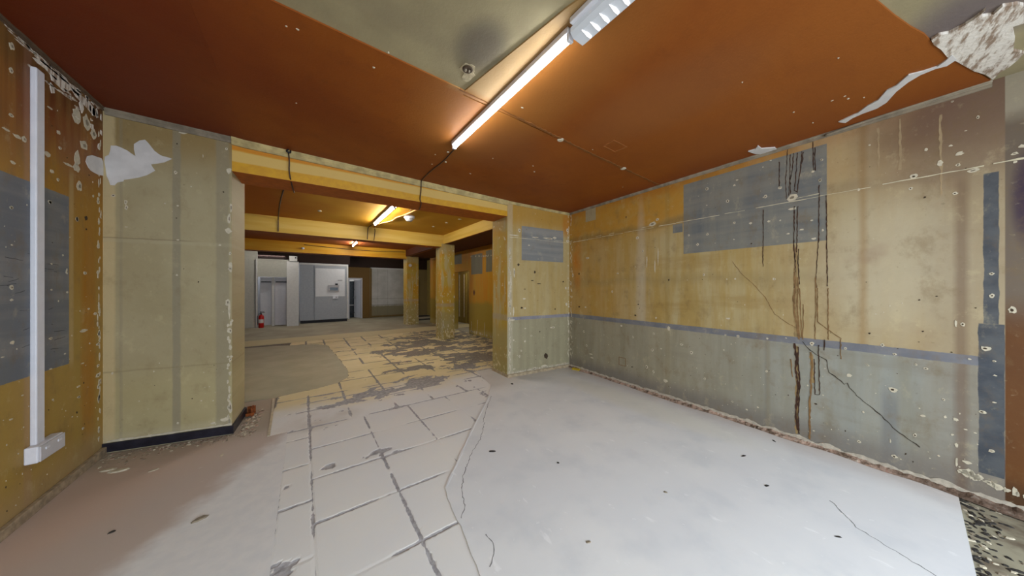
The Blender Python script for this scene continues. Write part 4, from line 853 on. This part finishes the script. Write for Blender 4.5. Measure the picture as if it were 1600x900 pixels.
bm = bmesh.new(); box(bm, .37, .45, 0, .12, 0, 1.93); obj('door_post', bm, M_WHITEP, d2)
area('corridor_fill', (-1.1, 15.1, 2.8), (0, 0, 0), .9, .3, 26, (.95, .97, 1))  # unseen lamp added to brighten the space behind the doors
bm = bmesh.new(); box(bm, -.55, -.17, 14.3, 14.72, 0, 2.55, bev=.008)
tag(obj('boxed_column', bm, M_WHITEP), 'white boxed column beside grey cupboard', kind='structure')

# grey meter cupboard
cb_ = tag(empty('meter_cupboard', (-.15, 14.95, 0)), 'large grey meter cupboard with white board at back', 'cupboard')
bm = bmesh.new(); box(bm, 0, 1.78, .03, .93, .12, 2.56); obj('carcass', bm, M_STEEL, cb_)
bm = bmesh.new(); box(bm, .02, 1.74, .06, .9, 0, .12); obj('plinth', bm, M_STEEL2, cb_)
bm = bmesh.new(); box(bm, -.0, 1.78, 0, .03, 2.48, 2.56); box(bm, 1.72, 1.78, 0, .03, .12, 2.48); obj('frame', bm, M_WHITEP, cb_)
bm = bmesh.new(); box(bm, .0, .49, -.005, .03, .13, 2.47, bev=.003); obj('door', bm, M_STEEL, cb_)
bm = bmesh.new(); box(bm, .515, 1.71, -.005, .03, .13, 2.47, bev=.003); dr = obj('door', bm, M_STEEL, cb_)
bm = bmesh.new(); box(bm, .55, 1.64, -.015, -.004, 1.13, 2.35); obj('white_board', bm, plain('white_board', (214, 214, 216), .5, .03), dr)['label'] = 'white board on grey door'
bm = bmesh.new(); box(bm, 0, .40, -.03, .012, 0, .27, bev=.006); mt = obj('control_panel', bm, M_PVCD, cb_); mt.location = (1.01, -.03, 1.36); mt['label'] = 'small grey electric control panel'
bm = bmesh.new(); box(bm, .06, .36, -.036, -.03, .04, .16); obj('screen', bm, M_DOORG, mt)
bm = bmesh.new(); box(bm, .26, .36, -.02, .012, .27, .34); obj('gland', bm, M_STEEL2, mt)
bm = bmesh.new(); box(bm, 0, .20, -.03, .014, 0, .14, bev=.005); so = obj('socket_plate', bm, M_PVC, cb_); so.location = (1.18, -.02, 1.03); so['label'] = 'white twin socket'
bm = bmesh.new(); box(bm, .10, .16, -.045, -.03, .04, .09); obj('plug', bm, M_PVCD, so)
bm = bmesh.new(); box(bm, 1.22, 1.40, 14.922, 14.935, 1.83, 1.86)
ls = obj('label_strip', bm, M_PVCD, cb_); ls.location = (.15, -14.95, 0)
ib = tag(empty('junction_box', (-.47, 14.26, 2.55)), 'pale junction box on top of white boxed column', 'box')
bm = bmesh.new(); box(bm, 0, .25, 0, .2, 0, .21, bev=.006); obj('casing', bm, M_WHITEP, ib)
bm = bmesh.new(); box(bm, .18, .22, -.006, 0, .12, .17); obj('indicator', bm, M_STEEL2, ib)

# fire extinguisher
fx = tag(empty('fire_extinguisher', (-1.31, 14.36, 0)), 'red fire extinguisher standing in left doorway', 'extinguisher')
bm = bmesh.new(); lathe(bm, (0, 0, 0), [(.07, 0), (.082, .012), (.082, .40), (.07, .455), (.035, .485), (.024, .50)], 20); obj('cylinder', bm, M_RED, fx, True)
bm = bmesh.new(); lathe(bm, (0, 0, .50), [(.022, 0), (.022, .045)], 12); box(bm, -.02, .10, -.012, .012, .56, .575); box(bm, -.02, .09, -.012, .012, .60, .615); box(bm, -.02, .0, -.012, .012, .54, .61); obj('valve', bm, M_STEEL2, fx)
bm = bmesh.new(); tube(bm, [(-.02, 0, .53), (-.07, 0, .52), (-.10, 0, .44), (-.10, 0, .22), (-.095, 0, .12)], .010); obj('hose', bm, M_STEEL2, fx)
bm = bmesh.new(); prism(bm, [(.0836*math.cos(a), .0836*math.sin(a)) for a in [math.radians(-150+10*k) for k in range(13)]]+[(.07*math.cos(a), .07*math.sin(a)) for a in [math.radians(-30-10*k) for k in range(13)]], .18, .32); obj('instruction_label', bm, M_WHITEP, fx)

# ---------------------------------------------------------------- ceiling lights
def batten(loc, L, label, w=.055, tm=None):
    t = tag(empty('ceiling_light', loc), label, 'light', None)
    bm = bmesh.new(); box(bm, -w/2, w/2, -L/2-.02, L/2+.02, -.035, 0, bev=.004); obj('housing', bm, M_PVC, t)
    bm = bmesh.new()
    tube(bm, [(0, -L/2, -.052), (0, L/2, -.052)], .019, 16); obj('tube', bm, tm or M_TUBE, t, True)
    for s in (-1, 1):
        bm = bmesh.new(); box(bm, -.02, .02, s*(L/2+.011)-.011, s*(L/2+.011)+.011, -.074, -.03, bev=.003)
        obj('end_cap', bm, M_PVC, t)
    return t
batten((1.24, 1.935, zc(1.24)-.012), 1.55, 'long lit fluorescent tube in foreground')
batten((1.35, 6.46, 3.04), 1.75, 'lit fluorescent tube in second bay', .10, M_TUBE2)
batten((1.40, 11.0, 3.04), 1.0, 'lit fluorescent tube farthest back', .055, M_TUBE2)
batten((-.9, 13.6, 3.04), .5, 'added unseen tube behind third beam, brightens left doorway', .055, M_TUBE2)  # out-of-view fitting put in to lift the dim white doors
area('side_room_fill', (5.15, 10.2, 2.7), (0, 0, 0), .5, .5, 14, (1, .97, .9))  # added lamp so the wall beyond the opening is not dark
batten((2.0, 14.0, 3.04), 1.0, 'added unseen tube behind third beam, lights the cupboard', .055, M_TUBE2)  # unseen fitting added for light on the grey cupboard
# prismatic fitting at the top edge
z = zc(1.27)-.012
pf = tag(empty('prismatic_light', (1.27, .55, z)), 'white ribbed prismatic light fitting at top edge', 'light')
bm = bmesh.new(); box(bm, -.085, .075, -.55, .55, -.03, 0, bev=.004); obj('housing', bm, M_PVC, pf)
bm = bmesh.new()
prof = [(-.06, -.03), (-.062, -.06), (-.04, -.082), (.04, -.082), (.062, -.06), (.06, -.03)]
a = [bm.verts.new((x, -.54, zz)) for x, zz in prof]; b = [bm.verts.new((x, .565, zz)) for x, zz in prof]
for k in range(6): bm.faces.new((a[k], a[(k+1) % 6], b[(k+1) % 6], b[k]))
bm.faces.new(a); bm.faces.new(b); obj('diffuser', bm, M_DIFF, pf)
for k in range(18):
    bm = bmesh.new(); y = .50-.058*k
    slab(bm, [(-.045, y-.002), (.0, y-.012), (.032, y-.008), (.036, y+.004), (.010, y+.006)], lambda a_, b_, n: (a_, b_, -.082-n), 0, .004)
    obj('prism_cell', bm, M_LED, pf)

# ---------------------------------------------------------------- cables, detector, conduit
def cable(pts, r, mat, label, name='cable', clips=()):
    # smooth the polyline
    P = [Vector(p) for p in pts]
    for _ in range(2):
        Q = [P[0]]
        for a, b in zip(P, P[1:]): Q += [a*.75+b*.25, a*.25+b*.75]
        Q.append(P[-1]); P = Q
    bm = bmesh.new(); tube(bm, P, r, 6); o = tag(obj(name, bm, mat, None, True), label, 'cable')
    for c in clips:
        bm = bmesh.new(); lathe(bm, (c[0], c[1], c[2]), [(.012, 0), (.012, .008)], 8, up=-1); obj('clip', bm, M_CHIP, o)
    return o
cz = lambda x: zc(x)-.015
cable([(1.29, 2.74, cz(1.3)), (1.305, 2.9, cz(1.3)), (1.325, 3.2, cz(1.3)), (1.30, 3.55, cz(1.3)), (1.31, 3.95, cz(1.3)), (1.32, 3.99, 2.95), (1.32, 3.985, 2.85), (1.30, 3.985, 2.72), (1.34, 4.02, 2.69), (1.45, 4.5, 2.69), (1.6, 5.3, 2.99), (1.70, 5.8, 3.02)], .007, M_CABLE, 'dark cable from foreground tube over the beam', clips=[(1.27, 2.95, cz(1.3)), (1.35, 3.2, cz(1.3))])
cable([(1.76, 5.2, 3.0), (1.76, 5.7, 3.02), (1.69, 6.2, 3.02), (1.60, 6.5, 3.02), (1.62, 6.9, 3.02), (1.45, 7.3, 3.025), (1.42, 7.7, 3.03), (1.45, 7.95, 3.03)], .012, M_ORANGECABLE, 'orange cable running past smoke detector')
cable([(-.14, 4.03, 3.01), (-.13, 4.02, 2.9), (-.135, 4.035, 2.8), (-.12, 4.04, 2.70), (-.11, 4.3, 2.69), (-.1, 4.5, 2.69)], .007, M_CABLE, 'grey cable crossing left end of main beam')
cable([(-.1, 4.52, 3.03), (-.3, 6.0, 3.03), (-.45, 7.96, 3.03), (-.45, 7.985, 2.9), (-.45, 7.985, 2.72)], .010, M_CABLE, 'dark cable along left of second bay ceiling')
cable([(1.32, 7.4, 3.0), (1.30, 7.9, 3.02), (1.30, 7.985, 2.98), (1.29, 7.985, 2.72)], .010, M_CABLE, 'dark cable dropping down second beam below tube')
cable([(1.46, 7.97, 3.0), (1.47, 7.985, 2.95), (1.44, 7.985, 2.71)], .009, M_CABLE, 'thin dark cable right of drop on second beam')
cable([(.0, 11.98, 2.96), (.9, 11.975, 2.92), (2.0, 11.98, 2.90), (3.3, 11.98, 2.95)], .010, M_CABLE, 'dark cable running along third beam')
cable([FR(.46, 2.905, .02), FR(.2, 2.92, .02), FR(-.1, 2.925, .02), FR(-.33, 2.93, .02)], .012, M_TRIMGREY, 'grey pipe below ceiling on right wall', 'thin_pipe')
hk = cable([(-.14, 4.0, zc(-.1)-.01), (-.16, 3.97, zc(-.1)-.05), (-.12, 3.97, zc(-.1)-.06), (-.12, 4.0, zc(-.1)-.02)], .008, M_STEEL2, 'small black hook above main beam left', 'cable_hook'); hk['category'] = 'hook'
sd = tag(empty('smoke_detector', (1.83, 6.30, 3.04)), 'white round smoke detector on second bay ceiling', 'detector')
bm = bmesh.new(); lathe(bm, (0, 0, 0), [(.11, 0), (.11, .04), (.10, .05)], 24, up=-1); obj('base', bm, M_PVC, sd, False)
bm = bmesh.new(); lathe(bm, (0, 0, -.05), [(.085, 0), (.085, .012), (.078, .035), (.05, .06), (.045, .06)], 24, up=-1); obj('sensor_head', bm, M_PVCD, sd, False)
for i, (x, y) in enumerate(((2.62, 7.0), (2.72, 6.4), (2.82, 5.9), (.2, 5.6), (.25, 6.9), (1.0, 5.4))):
    bm = bmesh.new(); lathe(bm, (x, y, 3.041), [(.035, 0), (.035, .01), (.02, .016)], 12, up=-1)
    tag(obj('fixing_disc', bm, M_CHIP), 'pale fixing disc on second bay ceiling, '+('right, farthest of three near the column', 'right, middle of three in the row', 'right, nearest of three to main beam', 'far left, nearer main beam', 'far left, nearer second beam', 'left of the tube, close to main beam')[i], 'fixing', 'fixing discs on second bay ceiling')
cd = tag(empty('conduit', (-1.475, 3.455, 0)), 'white plastic trunking running down left wall', 'trunking')
bm = bmesh.new(); box(bm, 0, .028, -.037, .040, .44, 2.975, bev=.006); obj('channel', bm, M_PVC, cd)
bx = tag(empty('socket_box', (-1.475, 3.49, .345)), 'white double socket box at foot of trunking', 'socket')
bm = bmesh.new(); box(bm, 0, .055, -.125, .125, 0, .11, bev=.007); obj('back_box', bm, M_PVC, bx)
bm = bmesh.new(); box(bm, .055, .064, -.12, .12, .005, .105, bev=.003); obj('face_plate', bm, M_DOORW, bx)
for y in (-.06, .06):
    bm = bmesh.new(); box(bm, .0637, .068, y-.018, y+.018, .068, .085, bev=.001); obj('rocker_switch', bm, M_PVC, bx)
bm = bmesh.new(); lathe(bm, (-.03, 11.96, 2.86), [(.045, 0), (.045, .03), (.02, .06)], 12, up=-1)
tag(obj('ceiling_sensor', bm, M_PVC), 'small white sensor on third beam, left', 'sensor')
bm = bmesh.new(); lathe(bm, (2.35, 13.0, 3.04), [(.06, 0), (.06, .04), (.03, .07)], 12, up=-1)
tag(obj('ceiling_sensor', bm, M_PVC), 'small white sensor in dark bay beyond third beam', 'sensor')
bm = bmesh.new(); tube(bm, [(3.50, 11.94, 2.42), (3.50, 11.90, 2.42)], .06, 14); tag(obj('round_sensor', bm, M_WHITEP), 'small round pale cap on farther column', 'sensor')

# ---------------------------------------------------------------- loose debris
def stone(bm, c, r, rnd, flat=.5, el=1.0):
    a = rnd.uniform(0, 3.14); n = 7; lo = []; hi = []
    for k in range(n):
        t = k*2*math.pi/n; q = r*rnd.uniform(.7, 1.15); u, v = q*math.cos(t)*el, q*math.sin(t)
        x, y = u*math.cos(a)-v*math.sin(a), u*math.sin(a)+v*math.cos(a)
        lo.append(bm.verts.new((c[0]+x, c[1]+y, c[2]))); hi.append(bm.verts.new((c[0]+x*.75, c[1]+y*.75, c[2]+r*flat*rnd.uniform(.6, 1))))
    bm.faces.new(lo[::-1]); bm.faces.new(hi)
    for k in range(n): bm.faces.new((lo[k], lo[(k+1) % n], hi[(k+1) % n], hi[k]))
rnd = random.Random(77)
for i, (x, y, r, el, dark, lab) in enumerate([
    (1.397, 2.244, .014, 2.6, 1, 'dark splinter on white floor near its cracked edge'),
    (1.762, 1.766, .013, 1.0, 1, 'small black crumb in middle of white floor'),
    (-.958, 2.872, .013, 1.3, 1, 'small black crumb on pinkish floor, far left'),
    (-.551, 2.698, .020, 2.2, 0, 'pale curved shard on left floor'),
    (2.632, 3.64, .020, 1.4, 1, 'dark crumb beside foot of wall stub'),
    (3.176, .872, .010, 3.0, 1, 'dark sliver on white floor toward right wall'),
    (2.836, .638, .010, 2.2, 1, 'dark speck on white floor at right'),
    (3.724, .78, .010, 2.6, 1, 'thin dark flake near foot of right wall'),
    (2.147, 1.051, .010, 1.5, 0, 'pale crumb on white floor, centre right'),
    (1.357, 1.112, .009, 2.0, 0, 'pale crumb on white floor near bottom edge'),
    (2.604, .255, .007, 3.4, 1, 'thin dark sliver on floor near bottom right')]):
    bm = bmesh.new(); stone(bm, (0, 0, 0), r, rnd, .5, el)
    o = tag(obj('debris_chip', bm, M_DARK if dark else M_TRIMGREY), lab, 'debris'); o.location = (x, y, FLOOR_RIGHT if x > .7 else 0)
# crumbs of plaster along the pier and left wall, too many to count
bm = bmesh.new()
for i in range(240):
    t = rnd.random(); x = -1.43+1.0*t; y = FP(x, 0)[1]-.03-abs(rnd.gauss(0, .06 if t > .3 else .13)); stone(bm, (x, y, 0), rnd.uniform(.003, .012), rnd, .5, rnd.uniform(1, 2.2))
for i in range(130):
    x = -.54+rnd.uniform(0, .13); y = rnd.uniform(3.98, 4.7); stone(bm, (x, y, 0), rnd.uniform(.005, .016), rnd, .6, 1.5)
for f in bm.faces: f.material_index = rnd.choice((0, 0, 1, 2, 2)) if False else 0
fi = 0
for f in bm.faces: f.material_index = (0, 1, 2, 1, 2)[(fi//9) % 5]; fi += 1
tag(obj('plaster_rubble', bm, [M_CHIP, M_RUBBLE, M_TRIMGREY]), 'plaster crumbs strewn at foot of beige pier', 'rubble', kind='stuff')
for x, y, r, lab in ((-1.225, 3.80, .035, 'long pale plaster shard by left wall corner'), (-1.31, 3.868, .03, 'pale plaster shard closest to left skirting'), (-1.0, 3.646, .018, 'white plaster crumb before the beige pier'), (-.60, 3.62, .012, 'small white crumb right of pier front')):
    bm = bmesh.new(); stone(bm, (0, 0, 0), r, rnd, .3, 2.0); tag(obj('plaster_shard', bm, M_CHIP), lab, 'debris').location = (x, y, 0)
bm = bmesh.new()
for i in range(150):
    x = rnd.uniform(2.7, 3.84); y = -.2-abs(rnd.gauss(0, .08)); stone(bm, (x, y, -.003), rnd.uniform(.004, .014), rnd, .5, rnd.uniform(1, 2.6))
fi = 0
for f in bm.faces: f.material_index = (0, 1, 1, 1, 1, 2, 1)[(fi//9) % 7]; fi += 1
tag(obj('plaster_rubble', bm, [M_CHIP, M_DARK, M_TRIMGREY]), 'dark and pale crumbs at the shop front edge, bottom right', 'rubble', kind='stuff')
bm = bmesh.new(); prism(bm, [(4.055, 3.66), (4.075, 3.52), (4.02, 3.50), (3.985, 3.64)], FLOOR_RIGHT, .03)
tag(obj('wood_offcut', bm, M_YELLOW), 'yellow wood offcut in far right corner', 'wood')
bm = bmesh.new(); box(bm, -.545, -.47, 4.60, 4.615, 0, .09); box(bm, -.50, -.485, 4.48, 4.60, 0, .10); box(bm, -.545, -.47, 4.47, 4.485, .02, .05)
tag(obj('steel_bracket', bm, M_RUST), 'rusty steel bracket stump beside pier foot', 'bracket')
# thin dark slabs on the floor behind the farther column
for x0, x1, y0, y1, lab in ((4.1, 5.2, 13.3, 13.9, 'flat dark strip behind farther column'), (4.6, 5.5, 14.9, 15.7, 'flat dark strip against far tan wall')):
    bm = bmesh.new(); box(bm, x0, x1, y0, y1, 0, .015); tag(obj('floor_dark_strip', bm, M_DARK), lab, 'mat')
bm = bmesh.new(); box(bm, 5.02, 5.10, 15.84, 15.9, 0, 1.98)
tag(obj('trim_7', bm, M_DOORW), 'white upright door lining behind farther column', kind='structure')

# ---------------------------------------------------------------- shop front behind the camera
bm = bmesh.new()
for x0, x1, z0, z1 in ((-1.7, -.95, 0, 3.2), (3.25, 4.4, 0, 3.2), (-.95, 3.25, 0, .25), (-.95, 3.25, 2.65, 3.2)):
    box(bm, x0, x1, -2.6, -2.46, z0, z1)
tag(obj('wall_front', bm, plain('front_wall', (190, 176, 140), .7)), 'shop front wall behind the viewpoint', kind='structure')
